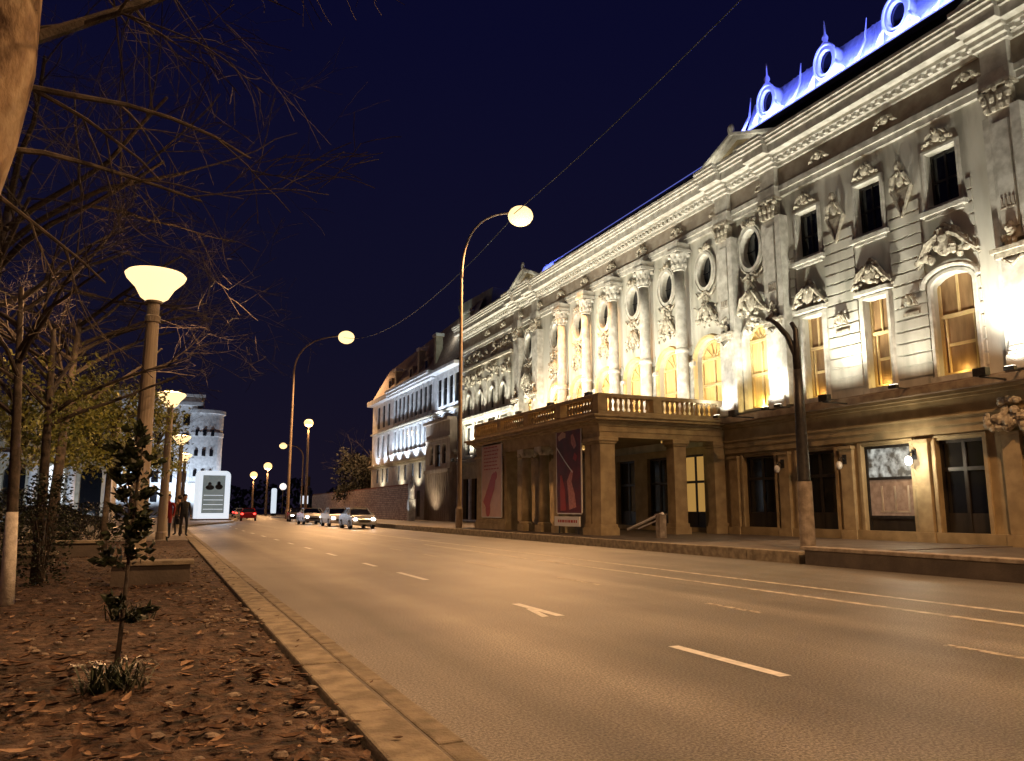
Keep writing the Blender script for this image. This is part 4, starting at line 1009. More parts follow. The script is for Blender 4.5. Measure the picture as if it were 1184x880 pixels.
# ------------------------------------------------------------------ left background
# round-cornered white block at the end of the street
rb = thing('round_building', 'white floodlit building with a rounded corner at the far end of the left pavement', 'building', (0, 150, .1))
g = MB()
for k in range(2):
    z = 5.2 + k * 9; g.lathe(6.6, 152, [(3.2, z), (3.2, z + .7)], 28)
g.lathe(6.6, 152, [(3.05, .1), (3.05, 18.3)], 28); g.lathe(6.6, 152, [(3.4, 18.3), (3.4, 18.9)], 28)
g.build('corner_wall', M['white'], rb)
for k in range(3):
    g = MB(); z = 7.0 + k * 3.6
    for q in range(2, 5):
        t = PI + .25 + q * .42; a = Vector((6.6 + 3.12 * math.cos(t), 152 + 3.12 * math.sin(t))); g.box(a.x - .3, a.x + .3, a.y - .15, a.y + .15, z, z + 1.1)
    g.build('window_band', M['glass'], rb)
g = MB(); g.box(-14, 5.0, 150, 165, .1, 19.6); g.build('wall', M['white'], rb)
g = MB(); g.box(-14.5, 6.0, 149, 166, 19.6, 20.2); g.box(-14, 5.6, 149.6, 165, 20.2, 21.1); g.box(-14.5, 6.2, 149, 166, 21.1, 21.6); g.build('cornice', M['white'], rb)
for i in range(8):
    for k in range(5):
        g = MB(); xx = -13 + i * 2.25; g.box(xx, xx + 1.1, 149.94, 149.99, 2.5 + k * 3.4, 4.4 + k * 3.4); g.build('window', M['em_window'] if (i * 5 + k) % 7 == 2 else M['glass'], rb)
for x in (-9, -3, 2, 6): light('SPOT', (x, 144, 1), 3000, COOL, 'flood_light', .3, target=(x, 151, 12), spot=110, parent=rb)
light('SPOT', (12.5, 148, 1), 4500, COOL, 'flood_light', .3, target=(8, 152, 12), spot=100, parent=rb)
# lightbox kiosk
kx = thing('lightbox_kiosk', 'tall kiosk with glowing white rounded rim round a dark poster panel', 'kiosk', (5.4, 92, .125))
cs, sn = math.cos(.35), math.sin(.35)
def rot(o_): o_.location = (0, 0, 0)
g = MB(); hw = 1.72
prof = [(-hw, .3), (hw, .3), (hw, 4.9)] + [(hw - .55 + .55 * math.cos(t), 4.95 + .55 * math.sin(t)) for t in (.4, .8, 1.2, PI / 2)] + [(-hw + .55 - .55 * math.sin(t), 4.95 + .55 * math.cos(t)) for t in (0, .4, .8, 1.2, PI / 2)]
def kpt(u, d, z): return (5.35 + u * cs - d * sn * -1 * 0 - d * sn, 92 + u * -sn * -1 * .35 + d * cs, z)
f_ = [kpt(u, 0, z) for u, z in prof]; bk = [kpt(u, 1.2, z) for u, z in prof]; n = len(prof)
g.v = f_ + bk; g.quadf(range(n)); g.quadf([n + i for i in range(n)][::-1])
for i in range(n): g.quadf((i, (i + 1) % n, n + (i + 1) % n, n + i))
g.build('lit_housing', M['em_sign'], kx)
g = MB(); P = [kpt(u, -.05, z) for u, z in ((-1.35, .9), (1.1, .9), (1.1, 5.0), (-1.35, 5.0))]; Q = [kpt(u, -.01, z) for u, z in ((-1.35, .9), (1.1, .9), (1.1, 5.0), (-1.35, 5.0))]
g.v = P + Q
for q in ((0, 1, 2, 3), (7, 6, 5, 4), (0, 4, 5, 1), (1, 5, 6, 2), (2, 6, 7, 3), (3, 7, 4, 0)): g.quadf(q)
g.build('poster_panel', M['em_pict'], kx)
g = MB()
for (u0, u1, z0, z1) in ((-1.05, -.1, 3.4, 3.95), (.0, .85, 3.45, 4.05), (-.8, -.4, 3.85, 4.25), (.2, .6, 3.9, 4.35)):
    g.poly([kpt((u0 + u1) / 2 + (u1 - u0) / 2 * math.cos(2 * PI * k / 16), -.06, (z0 + z1) / 2 + (z1 - z0) / 2 * math.sin(2 * PI * k / 16)) for k in range(16)])
g.build('print', M['black'], kx)
g = MB()
for z in (1.3, 1.8, 2.3, 2.8): g.poly([kpt(-1.2, -.06, z), kpt(.95, -.06, z), kpt(.95, -.06, z + .05), kpt(-1.2, -.06, z + .05)])
g.build('shelf_line', M['em_sign'], kx)
g = MB(); g.v = [kpt(u, d, z) for z in (.12, .3) for u, d in ((-1.9, -.3), (1.9, -.3), (1.9, 1.5), (-1.9, 1.5))]
for q in ((0, 3, 2, 1), (4, 5, 6, 7), (0, 1, 5, 4), (1, 2, 6, 5), (2, 3, 7, 6), (3, 0, 4, 7)): g.quadf(q)
g.build('plinth', M['conc'], kx)
light('AREA', (5.5, 90.8, 2.5), 120, COOL, 'panel_light', size=(3, 4), target=(5.5, 80, 0), parent=kx)

# pale arcaded building behind the trees on the left
lb = thing('arcaded_building', 'pale building with bright arched openings half hidden behind the left trees', 'building', (-14, 78, .125))
g = MB(); xs = [-26 + 2.9 * k for k in range(8)]
# built in the x-z plane: reuse plate by swapping axes
h_ = [arch(x, .85, .6, 5.2) for x in xs] + [rect(x - .6, x + .6, 6.6, 8.8) for x in xs]
g.plate(rect(-28, -4.2, .1, 10.2), h_, 78, 79); g.v = [(b, a, c) for a, b, c in g.v]; g.build('wall', M['cream'], lb)
g = MB(); g.box(-28.4, -3.8, 77.3, 79, 10.2, 10.9); g.box(-28, -4.2, 77.7, 78, 5.7, 6.1); g.build('cornice', M['white'], lb)
g = MB(); g.box(-28, -4.2, 82, 90, .1, 10.2); g.build('rear_walls', M['cream'], lb)
for i, x in enumerate(xs):
    g = MB(); g.box(x - .85, x + .85, 78.7, 78.75, .6, 5.2); g.build('door_glass', M['em_windoww'] if i in (1, 2, 4, 6) else M['glass'], lb)
    g = MB(); g.box(x - .6, x + .6, 78.6, 78.65, 6.6, 8.8); g.build('window', M['em_window'] if i in (3, 6) else M['glass'], lb)
    g = MB(); g.lathe(x + 1.45, 77.4, [(.4, .1), (.34, .5), (.3, 5.4), (.42, 5.7)], 12); g.build('column', M['white'], lb)
for x in (-23, -17, -11, -6): light('SPOT', (x, 73.5, .6), 450, COOL, 'flood_light', .2, target=(x, 78, 5), spot=120, parent=lb)

# distant tree line and dark town beyond the junction
def treeline(name, label, x0, x1, y, h, seed, parent=None):
    rnd = random.Random(seed); g = MB(); n = int(abs(x1 - x0) * 26)
    for i in range(n):
        x = rnd.uniform(x0, x1); hh = h * (.55 + .45 * noise.noise(Vector((x * .12, seed, 0)))) ; z = .3 + (hh) * rnd.random() ** .8; yy = y + rnd.uniform(-3, 3); s = rnd.uniform(.35, .9)
        a = Vector((rnd.uniform(-1, 1), rnd.uniform(-1, 1), rnd.uniform(-1, 1))).normalized() * s; b = a.orthogonal().normalized() * s
        c = Vector((x, yy, z)); g.poly([c - a, c - b, c + a, c + b])
    return tag(g.build(name, M['leafdark']), label, 'trees', kind='stuff')
treeline('distant_trees', 'dark mass of far trees beyond the end of the road', 8, 60, 250, 14, 3)
treeline('distant_trees', 'dark far trees left of the road end', -60, 6, 190, 12, 5)
# a pair of dark sheds and a sign by the far road
for x, y, lab in ((22.6, 165, 'round white lit sign above the far end of the stone wall'), ):
    root = thing('round_sign', lab, 'sign', (x, y, .2))
    g = MB(); g.tube([(x, y, .2), (x, y, 5.2)], .08, 8); g.build('post', M['black'], root)
    g = MB(); g.ell((x, y, 5.8), (.7, .12, .7), 16, 12); g.build('disc', M['em_sign'], root)
# traffic light by far crossing
root = thing('traffic_light', 'traffic light post with a small bright white panel at the distant crossing', 'traffic light', (20.6, 122, .16))
g = MB(); g.tube([(20.6, 122, .16), (20.6, 122, 6.2)], .09, 8); g.build('post', M['black'], root)
g = MB(); g.box(20.1, 20.5, 121.8, 122.1, 4.8, 6.2); g.build('signal_head', M['black'], root)
g = MB(); g.box(19.3, 20.45, 121.8, 121.9, 2.1, 3.3); g.build('panel', M['em_sign'], root)
root = thing('lit_column', 'narrow upright white light column beside the distant road', 'light column', (17.6, 139, .16))
g = MB(); g.box(17.2, 18.0, 138.6, 139.4, .16, .6); g.build('foot', M['black'], root)
g = MB(); g.lathe(17.6, 139, [(.42, .6), (.45, 1.0), (.45, 4.6), (.3, 4.8)], 14); g.build('lit_tube', M['em_sign'], root)

# ------------------------------------------------------------------ cars
def make_car(name, label, paint, loc, rz, group='cars on the distant road', back=False, lit=True, kind='saloon'):
    root = thing(name, label, 'car', (0, 0, 0), group)
    g = MB()
    # side profile (x forward), lofted across the width with tumblehome
    lowp = [(-2.15, .32), (-2.2, .62), (-2.12, .92), (-1.3, 1.0), (1.0, .98), (1.75, .88), (2.15, .70), (2.2, .42), (2.1, .28)]
    for sgn_, ws in ((1, None),):
        secs = [(-.86, .97), (-.80, 1), (0, 1.02), (.80, 1), (.86, .97)]
        o = len(g.v)
        for wv, sc in secs:
            for px, pz in lowp: g.v.append((px * (sc if sc < 1.01 else 1.0), wv, pz + (.02 if abs(wv) < .1 else 0)))
        k = len(lowp)
        for s in range(len(secs) - 1):
            for i in range(k):
                j = (i + 1) % k; g.quadf((o + s * k + i, o + s * k + j, o + (s + 1) * k + j, o + (s + 1) * k + i))
        g.quadf([o + i for i in range(k)]); g.quadf([o + (len(secs) - 1) * k + i for i in range(k)][::-1])
    body = g.build('body', paint, root, bevel=.04)
    cabp = [(-1.55, .98), (-1.0, 1.40), (.25, 1.43), (1.0, .97)]
    g = MB(); o = 0
    for wv, zz in ((-.78, 0), (-.62, 1), (.62, 1), (.78, 0)): pass
    b = [(-1.6, -.78, .97), (1.05, -.78, .97), (1.05, .78, .97), (-1.6, .78, .97)]; t = [(-1.0, -.60, 1.40), (.28, -.60, 1.40), (.28, .60, 1.40), (-1.0, .60, 1.40)]
    g.v = b + t
    for q in ((0, 1, 5, 4), (1, 2, 6, 5), (2, 3, 7, 6), (3, 0, 4, 7)): g.quadf(q)
    g.build('windows', M['glass'], root)
    g = MB(); g.box(-1.02, .30, -.61, .61, 1.40, 1.45); 
    for s in (-1, 1):
        g.tube([(-1.6, s * .77, .98), (-1.0, s * .60, 1.42)], .035, 6); g.tube([(1.05, s * .77, .98), (.28, s * .60, 1.42)], .035, 6); g.tube([(-.3, s * .78, .98), (-.3, s * .61, 1.42)], .03, 6)
    g.build('roof', paint, root)
    for x in (-1.35, 1.35):
        for s in (-1, 1):
            g = MB(); g.lathe(0, 0, [(.2, -.1), (.31, -.1), (.32, -.06), (.32, .06), (.31, .1), (.2, .1)], 16); g.v = [(a + x, c + s * .78, b + .32) for a, b, c in g.v]; wh = g.build('wheel', M['tyre'], root)
            g = MB(); g.lathe(0, 0, [(.02, -.105), (.19, -.105), (.19, .105), (.02, .105)], 12); g.v = [(a + x, c + s * .78, b + .32) for a, b, c in g.v]; g.build('rim', M['carsilver'], wh)
    for s in (-1, 1):
        g = MB(); g.ell((2.12, s * .62, .66), (.09, .17, .10), 10, 6); g.build('headlight', M['em_head'] if lit else M['whitepaint'], root)
        g = MB(); g.ell((-2.16, s * .66, .80), (.07, .16, .10), 10, 6); g.build('tail_light', M['em_tail'] if lit else M['redjacket'], root)
        g = MB(); g.box(.75, .9, s * .88 - .08, s * .88 + .08, .98, 1.1); g.build('mirror', paint, root)
    g = MB(); g.box(2.14, 2.21, -.4, .4, .45, .6); g.build('grille', M['black'], root)
    root.location = loc; root.rotation_euler = (0, 0, rz)
    return root
S = -PI / 2
spec = [(12.9, 56, 'carsilver', 'foremost silver car with lit headlights, alone ahead of the oncoming queue', S),
        (13.0, 64, 'carwhite', 'white car with lit headlights leading the oncoming queue behind the foremost silver car', S),
        (12.5, 73, 'carsilver', 'silver car with lit headlights second in the oncoming queue', S),
        (14.2, 81, 'carwhite', 'white oncoming car close to the right kerb before the stone wall', S),
        (13.6, 88, 'carblack', 'black oncoming car with lit headlights in front of the stone wall', S - .06),
        (16.0, 97, 'carsilver', 'silver oncoming car near the straight distant lamp', S - .08),
        (17.5, 112, 'carwhite', 'white oncoming car beyond the tall curved pole', S - .1),
        (9.4, 96, 'carred', 'dark red car seen from behind with lit tail lights', -S - .1),
        (10.4, 116, 'carsilver', 'silver car driving away in the distance on the left lanes', -S - .1),
        (11.8, 138, 'carwhite', 'white car driving away farthest along the road', -S - .1)]
for x, y, p, lab, rz in spec: make_car('car', lab, M[p], (x, y, .0), rz)
for i, (x, y, lab, p) in enumerate(((-4.6, 44, 'dark parked car behind the left trees, nearest of the three', 'carblack'), (-6.8, 52, 'silver parked car behind the left trees', 'carsilver'), (-8.3, 60, 'black parked car farthest behind the left trees', 'carblack'))):
    make_car('parked_car', lab, M[p], (x, y, .125), .3 + .1 * i, 'cars parked behind the left trees', lit=False)

# ------------------------------------------------------------------ benches, low walls on the left
def block(name, label, x0, x1, y0, y1, z1, cat='bench'):
    root = thing(name, label, cat, ((x0 + x1) / 2, (y0 + y1) / 2, .1))
    g = MB(); g.box(x0 + .06, x1 - .06, y0 + .06, y1 - .06, .02, z1 - .08); g.build('body', M['paved'], root)
    g = MB(); g.box(x0, x1, y0, y1, z1 - .08, z1); g.build('slab', M['kerb'], root, bevel=.012)
block('concrete_bench', 'low concrete bench slab on the soil just behind the dark sapling', -.75, .62, 15.2, 15.75, .50)
block('planter_wall', 'low pale concrete planter wall across the soil strip in the middle distance', -3.4, -1.35, 24.2, 24.6, .55, 'low wall')
block('planter_wall', 'longer low concrete wall at the left picture edge', -5.4, -2.1, 21.0, 21.4, .42, 'low wall')
block('concrete_bench', 'concrete bench beyond the planter wall near the parked cars', -4.2, -2.4, 31, 31.6, .6)

# ------------------------------------------------------------------ trees
def near_lamp(q):
    # the trees are pruned back from the lamp bowls, and from the camera's line of sight to them
    for lx, ly, lz, rr in ((-.40, 17.5, 5.85, .85), (.12, 36, 5.85, .9), (1.05, 58, 5.9, .9)):
        a = Vector((0, 0, 1.4)); b = Vector((lx, ly, lz)); t = (q - a).dot(b - a) / (b - a).length_squared
        if .3 < t < 1.1 and (q - a - (b - a) * t).length < rr * t: return True
        if (q - b).length < 1.1: return True
    return False
def branch(g, p, d, L, r, depth, rnd, droop=0.0, n0=5, spread=.6, minr=.004, kids=(2, 4)):
    pts = [p.copy()]; rs = [r]; q = p.copy(); dd = d.normalized(); seg = 5
    for i in range(seg):
        dd = (dd + Vector((rnd.uniform(-1, 1), rnd.uniform(-1, 1), rnd.uniform(-1, 1))) * .16 + Vector((0, 0, -droop * .12))).normalized()
        q = q + dd * (L / seg); pts.append(q.copy()); rs.append(max(minr, r * (1 - .62 * (i + 1) / seg)))
    for q in pts:
        if near_lamp(q): return
    g.tube(pts, rs, max(3, n0))
    if depth <= 0: return
    for k in range(rnd.randint(*kids)):
        t = rnd.uniform(.25, 1); i = min(seg - 1, int(t * seg)); base = pts[i].lerp(pts[i + 1], t * seg - i)
        ax = (pts[i + 1] - pts[i]).normalized(); per = ax.orthogonal().normalized(); per.rotate(Quaternion(ax, rnd.uniform(0, 2 * PI)))
        nd = (ax * (1 - spread * .5) + per * spread + Vector((0, 0, .12 - droop * .3))).normalized()
        branch(g, base, nd, L * rnd.uniform(.5, .78), rs[i] * rnd.uniform(.45, .65), depth - 1, rnd, droop, max(3, n0 - 1), spread, minr, kids)
def leaves(g, centers, spread, n, s, rnd):
    for i in range(n):
        c = Vector(rnd.choice(centers)); v = Vector((rnd.gauss(0, 1), rnd.gauss(0, 1), rnd.gauss(0, .7))) * spread * .5
        a = Vector((rnd.uniform(-1, 1), rnd.uniform(-1, 1), rnd.uniform(-1, 1))).normalized(); b = a.orthogonal().normalized(); q = s * rnd.uniform(.6, 1.4); c = c + v
        g.poly([c - a * q, c - b * q * .5, c + a * q, c + b * q * .5])
def tree(name, label, base, trunk_pts, trunk_r, limbs, seed, twig='twig', bark='bark', droop=0, depth=3, leafspec=None, group='trees on the left', kids=(2, 4), whitewash=False):
    rnd = random.Random(seed); root = thing(name, label, 'tree', base, group)
    g = MB(); g.tube(trunk_pts, trunk_r, 12); tr = g.build('trunk', M[bark], root, smooth=True)
    if whitewash:
        g = MB(); a = Vector(trunk_pts[0]); b = Vector(trunk_pts[1]); g.tube([a, a.lerp(b, .5), b], [trunk_r[0] * 1.12, trunk_r[0] * 1.05, trunk_r[1] * 1.06], 14); g.build('whitewash_band', M['whitewash'], tr, smooth=True)
    g = MB()
    for p, d, L, r in limbs: branch(g, Vector(p), Vector(d), L, r, depth, rnd, droop, 6, .62, .004, kids)
    g.build('crown', M[twig], root)
    if leafspec:
        g = MB(); leaves(g, leafspec[0], leafspec[1], leafspec[2], leafspec[3], rnd); g.build('leaves', M[leafspec[4]], root)
    return root
# near plane tree whose trunk leans into the top left corner
limbs = [((-1.17, 6.6, 5.0), (.62, .15, .45), 1.9, .05), ((-1.15, 6.7, 5.15), (.7, .1, .35), 1.5, .03),
         ((-1.2, 6.7, 4.66), (.9, .3, .16), 1.9, .028), ((-1.2, 6.7, 4.68), (.7, .3, -.1), 1.2, .02),
         ((-1.32, 6.7, 4.12), (.8, .35, .10), 1.6, .026), ((-1.38, 6.6, 3.8), (.7, .3, -.35), 1.1, .02),
         ((-1.3, 6.6, 5.8), (.8, .8, .5), 1.9, .034), ((-1.3, 6.6, 6.3), (.3, 1.2, .35), 2.5, .04), ((-1.3, 6.6, 6.8), (.2, 1.0, .3), 3.2, .045),
         ((-1.4, 6.6, 6.6), (-.3, .8, .6), 4, .06), ((-1.2, 6.6, 7.0), (.6, .9, .2), 2.6, .04)]
tree('plane_tree', 'near plane tree whose mottled tan trunk leans in at the top left corner', (-1.85, 6.35, .1),
     [(-1.85, 6.35, .05), (-1.75, 6.4, 1.2), (-1.6, 6.45, 2.6), (-1.53, 6.5, 3.4), (-1.40, 6.5, 4.1), (-1.34, 6.5, 4.7), (-1.35, 6.5, 5.5), (-1.3, 6.6, 7.2)], [.34, .29, .26, .24, .24, .25, .25, .17], limbs, 11, twig='twig', droop=.25, depth=3, kids=(2, 4))
# bare trees farther along
def bare(name, label, x, y, h, seed, r=.12, lean=(0, 0), depth=4, n=9, leafspec=None, twig='twigdim', spread=1.0, group='trees on the left', whitewash=False, droop=.15):
    rnd = random.Random(seed * 3 + 1); fork = h * .36
    tp = [(x, y, .05), (x + lean[0] * .2, y + lean[1] * .2, fork * .5 if not whitewash else 1.35), (x + lean[0] * .5, y + lean[1] * .5, max(fork, 1.9)), (x + lean[0], y + lean[1], h * .62)]
    limbs = []
    for k in range(n):
        t = .0 + k / n; z = max(fork, 1.6) + (h * .62 - fork) * t; a = rnd.uniform(0, 2 * PI); px = x + lean[0] * (.5 + .5 * t); py = y + lean[1] * (.5 + .5 * t)
        limbs.append(((px, py, z), (math.cos(a) * spread, math.sin(a) * spread, .9), h * rnd.uniform(.26, .4), r * .42))
    return tree(name, label, (x, y, .1), tp, [r, r * .85, r * .7, r * .4], limbs, seed, twig=twig, bark='twig', depth=depth, leafspec=leafspec, group=group, whitewash=whitewash, droop=droop)
def cl(x, y, z, rx, ry, rz, n, seed):
    rnd = random.Random(seed); return [(x + rnd.uniform(-rx, rx), y + rnd.uniform(-ry, ry), z + rnd.uniform(-rz, rz)) for _ in range(n)]
bare('tree', 'slender tree with whitewashed foot at the left picture edge', -1.85, 13.0, 7.5, 21, .085, (-.25, .2), 4, 10, whitewash=True)
bare('tree', 'small forked tree with dark trunk left of the big lamp post', -1.9, 16.2, 7.5, 22, .10, (-.1, 0), 4, 12, (cl(-1.9, 16.8, 3.4, 1.0, 1, .8, 40, 1), .35, 1500, .05, 'leafolive'))
bare('tree', 'bare spreading tree behind the big lamp post', -2.4, 22, 10, 23, .14, (.2, .3), 4, 14, spread=1.3)
bare('tree', 'tall bare tree filling the upper left sky', -4.2, 21, 14, 24, .2, (.4, .2), 4, 15, spread=1.4)
bare('tree', 'olive leaved tree beside the largest lamp post', -1.5, 27, 7, 25, .11, (0, 0), 3, 9, (cl(-1.6, 27, 4.0, 1.3, 1.6, 1.3, 60, 2), .55, 5200, .07, 'leafolive'), twig='twig')
bare('tree', 'olive leaved tree farther left near the arcaded building', -5.2, 36, 8, 26, .13, (0, 0), 3, 9, (cl(-5.2, 36, 4.6, 2.6, 2, 1.4, 80, 3), .7, 5200, .09, 'leafolive'), twig='twig')
bare('tree', 'small yellowing tree behind the second lamp post', -1.0, 47, 8.5, 27, .13, (0, 0), 3, 9, (cl(-.9, 47, 5.2, 1.6, 2, 1.6, 60, 4), .6, 3600, .09, 'leafolive'), twig='twig')
bare('tree', 'bare tree between the third and fourth lamp posts', -1.6, 66, 9, 28, .14, (0, 0), 3, 10)
bare('tree', 'dark leafy tree beyond the white building', 24.5, 101, 11, 30, .25, (0, 0), 3, 8, (cl(24.5, 101, 6, 3.4, 3, 3, 80, 5), 1.0, 3800, .2, 'leafnight'), group='trees beyond the white building')
bare('tree', 'second dark leafy tree past the end of the white building', 25.5, 108, 9, 31, .25, (0, 0), 3, 8, (cl(25.5, 108, 5, 3, 3, 3, 80, 6), 1.0, 3000, .2, 'leafnight'), group='trees beyond the white building')

# dark-leaved sapling in the foreground
sp = thing('sapling', 'thin young tree with dark glossy leaves standing alone in the foreground soil', 'sapling', (-.23, 6.8, .1))
rnd = random.Random(5)
tp = [(-.23, 6.8, .05), (-.21, 6.8, .45), (-.20, 6.8, .8), (-.19, 6.82, 1.2), (-.17, 6.82, 1.7), (-.15, 6.85, 2.0)]
g = MB(); g.tube(tp, [.022, .017, .014, .012, .009, .004], 8); g.build('trunk', M['twigdim'], sp, smooth=True)
g = MB(); tips = []
for k in range(26):
    z = .62 + 1.35 * (k / 26) ** .9 if k > 4 else rnd.uniform(.5, .7); a = rnd.uniform(0, 2 * PI); L = rnd.uniform(.12, .3) * (1.05 - .4 * (z - .6))
    b = Vector((-.21, 6.8, z)); e = b + Vector((math.cos(a) * L, math.sin(a) * L, rnd.uniform(0, .12))); g.tube([b, b.lerp(e, .5) + Vector((0, 0, .02)), e], [.006, .005, .003], 5)
    for t in range(13): tips.append((b.lerp(e, rnd.uniform(.35, 1.1)), (e - b).normalized()))
g.tube(tp[1:], .004, 4); g.build('twigs', M['twigdim'], sp)
def leaf3(g, c, d, s, rnd, wd=.36):
    d = (d + Vector((rnd.uniform(-1, 1), rnd.uniform(-1, 1), rnd.uniform(-.6, .5))) * .8).normalized(); n_ = d.orthogonal().normalized(); n_.rotate(Quaternion(d, rnd.uniform(0, 6.28))); u = d.cross(n_)
    p = [c, c + d * s * .35 + n_ * s * wd, c + d * s, c + d * s * .35 - n_ * s * wd, c + d * s * .5 + u * s * .14]
    o = len(g.v); g.v += [tuple(q) for q in p]; g.quadf((o, o + 1, o + 4)); g.quadf((o + 1, o + 2, o + 4)); g.quadf((o + 2, o + 3, o + 4)); g.quadf((o + 3, o, o + 4))
g = MB()
for c, d in tips:
    for q in range(2): leaf3(g, c, d, rnd.uniform(.05, .11), rnd)
for q in range(200): leaf3(g, Vector((-.19 + rnd.gauss(0, .075), 6.8 + rnd.gauss(0, .075), rnd.choice((rnd.gauss(1.25, .13), rnd.gauss(1.7, .13), rnd.uniform(1.0, 2.0))))), Vector((rnd.uniform(-1, 1), rnd.uniform(-1, 1), .2)), rnd.uniform(.05, .10), rnd)
g.build('leaves', M['leafdark'], sp)
# strap-leaved ground plant at its foot
gp = thing('ground_plant', 'low plant of narrow strap leaves round the foot of the sapling', 'plant', (-.25, 6.55, .1))
def straps(name, x, y, n, r, parent, m, rnd):
    g = MB()
    for k in range(n):
        a = rnd.uniform(0, 2 * PI); L = rnd.uniform(.5, 1) * r; hh = rnd.uniform(.08, .2); bx = x + rnd.gauss(0, r * .35); by = y + rnd.gauss(0, r * .25)
        pv = None; wd = rnd.uniform(.006, .014); nx, ny = -math.sin(a), math.cos(a)
        for t in range(5):
            u = t / 4; c = (bx + math.cos(a) * L * u, by + math.sin(a) * L * u, .10 + hh * math.sin(PI * u * .75) * 1.1); w_ = wd * (1 - u * .8)
            q = ((c[0] - nx * w_, c[1] - ny * w_, c[2]), (c[0] + nx * w_, c[1] + ny * w_, c[2]))
            if pv: g.poly([pv[0], pv[1], q[1], q[0]])
            pv = q
    return g.build(name, m, parent)
straps('leaves', -.25, 6.55, 130, .26, gp, M['leafdark'], rnd); straps('pale_leaves', -.12, 6.5, 16, .22, gp, M['leafpale'], rnd)
gp = thing('ground_plant', 'small dark ground plant a little behind the sapling', 'plant', (-.2, 10.4, .1))
straps('leaves', -.25, 10.4, 90, .3, gp, M['leafdark'], rnd)
# dark shrubs at left
def shrub(label, x, y, rx, h, n, seed, s=.06):
    rnd = random.Random(seed); root = thing('shrub', label, 'shrub', (x, y, .1), 'dark shrubs on the left strip')
    g = MB()
    for k in range(9): a = rnd.uniform(0, 6.28); g.tube([(x, y, .05), (x + math.cos(a) * rx * .4, y + math.sin(a) * rx * .4, h * .5), (x + math.cos(a) * rx * .8, y + math.sin(a) * rx * .8, h * rnd.uniform(.7, 1))], [.015, .01, .005], 5)
    g.build('stems', M['twigdim'], root); g = MB()
    for k in range(n):
        z = h * rnd.random() ** .8; q = rx * (1 - .45 * abs(z / h - .45)); a = rnd.uniform(0, 6.28); rr = q * math.sqrt(rnd.random())
        leaf3(g, Vector((x + math.cos(a) * rr, y + math.sin(a) * rr, .08 + z)), Vector((math.cos(a), math.sin(a), .3)), rnd.uniform(.6, 1.3) * s, rnd)
    g.build('leaves', M['leafdark'], root)
shrub('tall dark shrub round the trunk of the small forked tree', -1.75, 15.6, .42, 1.9, 1500, 41)
shrub('narrow dark shrub at the left edge beside the whitewashed trunk', -2.35, 15.2, .35, 1.6, 900, 42)
shrub('wide dark shrub in front of the parked cars', -3.6, 27, 1.2, 1.9, 2200, 43, .08)
shrub('dark shrub behind the planter wall', -2.0, 30, .9, 1.5, 1500, 44, .08)

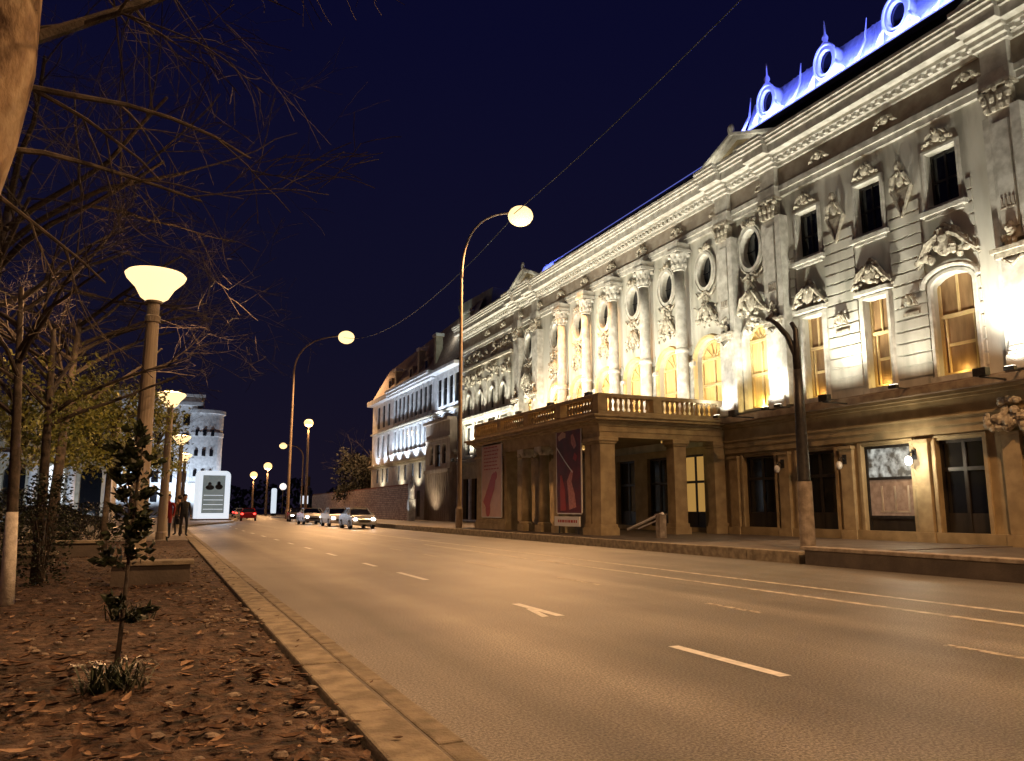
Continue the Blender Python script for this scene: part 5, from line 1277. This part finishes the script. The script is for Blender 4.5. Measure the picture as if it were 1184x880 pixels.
# ------------------------------------------------------------------ people
def person(label, x, y, face, top, legs, z0=.125, h=1.75, step=.12, bag=False, long=False):
    """one skinned body; materials by height"""
    s = h / 1.75
    J = {'pel': (0, 0, .95), 'wst': (0, 0, 1.1), 'chs': (0, 0, 1.33), 'nck': (0, .0, 1.5), 'hd0': (0, .02, 1.57), 'hd1': (0, .03, 1.66), 'hd2': (0, .02, 1.72),
         'hl': (-.10, 0, .9), 'kl': (-.11, step * .6, .5), 'al': (-.11, step * .2, .09), 'tl': (-.12, step * .2 + .15, .035),
         'hr': (.10, 0, .9), 'kr': (.11, -step * .1, .5), 'ar': (.11, -step, .09), 'tr': (.12, -step + .15, .035),
         'sl': (-.19, 0, 1.42), 'el': (-.25, -.03, 1.15), 'wl': (-.25, .08, .92), 'gl': (-.25, .12, .84),
         'sr': (.19, 0, 1.42), 'er': (.25, -.03, 1.15), 'wr': (.25, .08, .92), 'gr': (.25, .12, .84)}
    rad = {'pel': .15, 'wst': .135, 'chs': .15, 'nck': .055, 'hd0': .07, 'hd1': .095, 'hd2': .08, 'hl': .09, 'kl': .06, 'al': .042, 'tl': .035, 'sl': .06, 'el': .045, 'wl': .03, 'gl': .035}
    for k in list(rad):
        if k.endswith('l') and k != 'pel': rad[k[:-1] + 'r'] = rad[k]
    E_ = [('pel', 'wst'), ('wst', 'chs'), ('chs', 'nck'), ('nck', 'hd0'), ('hd0', 'hd1'), ('hd1', 'hd2'), ('pel', 'hl'), ('hl', 'kl'), ('kl', 'al'), ('al', 'tl'), ('pel', 'hr'), ('hr', 'kr'), ('kr', 'ar'), ('ar', 'tr'),
          ('chs', 'sl'), ('sl', 'el'), ('el', 'wl'), ('wl', 'gl'), ('chs', 'sr'), ('sr', 'er'), ('er', 'wr'), ('wr', 'gr')]
    names = list(J); me = bpy.data.meshes.new('person_body')
    me.from_pydata([tuple(Vector(J[n]) * s) for n in names], [(names.index(a), names.index(b)) for a, b in E_], [])
    tmp = bpy.data.objects.new('tmp', me); col.objects.link(tmp)
    md = tmp.modifiers.new('skin', 'SKIN'); sk = me.skin_vertices[0].data
    for i, n in enumerate(names): sk[i].radius = (rad[n] * s * (1.15 if n in ('pel', 'wst', 'chs') else 1), rad[n] * s * (.8 if n in ('pel', 'wst', 'chs') else 1)); sk[i].use_root = (n == 'pel')
    sd = tmp.modifiers.new('sub', 'SUBSURF'); sd.levels = 2; sd.render_levels = 2
    dg = bpy.context.evaluated_depsgraph_get(); dg.update(); m2 = bpy.data.meshes.new_from_object(tmp.evaluated_get(dg)); bpy.data.objects.remove(tmp)
    m2.name = 'person_body'; m2.materials.clear()
    for m in (M['skin'], top, legs, M['darkcloth']): m2.materials.append(m)
    for p in m2.polygons:
        c = p.center / s; p.use_smooth = True
        p.material_index = 3 if c.z < .1 else 2 if c.z < (.62 if long else .93) and abs(c.x) < .21 else 0 if (c.z > 1.5 or (abs(c.x) > .2 and c.z < .9)) else 1
    root = bpy.data.objects.new('person', m2); col.objects.link(root); root.location = (x, y, z0); root.rotation_euler = (0, 0, face)
    tag(root, label, 'person', 'people standing on the left pavement')
    g = MB(); g.ell((0, -.012 * s, 1.70 * s), (.098 * s, .108 * s, .10 * s), 12, 8); hr = g.build('hair', M['hair'], smooth=True); hr.parent = root
    if bag:
        b = thing('handbag', 'dark handbag hanging at the side of the person in black', 'bag', (0, 0, 0))
        g = MB(); g.box(.24, .34, -.05, .25, .55, .82); q = g.build('pouch', M['darkcloth'], b, bevel=.02)
        g = MB(); g.tube([(.29, -.03, .82), (.28, .05, .95), (.28, .12, .98), (.29, .22, .82)], .01, 6); g.build('strap', M['darkcloth'], b)
        b.location = (x, y, z0); b.rotation_euler = (0, 0, face)
    return root
person('person in a red coat standing beside the second lamp post', .33, 37.3, PI * .9, M['redjacket'], M['darkcloth'], h=1.86, long=True)
person('person in a brown jacket standing between two others', .85, 41.5, PI * .2, M['browncloth'], M['darkcloth'], h=1.86)
person('person in black clothes standing nearest the kerb holding a handbag', 1.05, 40.0, PI * 1.1, M['darkcloth'], M['darkcloth'], h=1.9, bag=True)

# ------------------------------------------------------------------ overhead cables
def cable(name, label, a, b, sag, r=.012):
    a = Vector(a); b = Vector(b); g = MB(); g.tube([a.lerp(b, t / 24) - Vector((0, 0, sag * 4 * (t / 24) * (1 - t / 24))) for t in range(25)], r, 5)
    tag(g.build(name, M['black']), label, 'cable')
cable('overhead_cable', 'overhead cable running from the top edge down to the big curved lamp', (18.0, 12, 20.5), (19.0, 43, 19.6), .5, .028)
cable('overhead_cable', 'overhead cable strung between the two tall curved lamps', (19.2, 43, 19.6), (21.3, 104.8, 24.6), 2.6, .03)
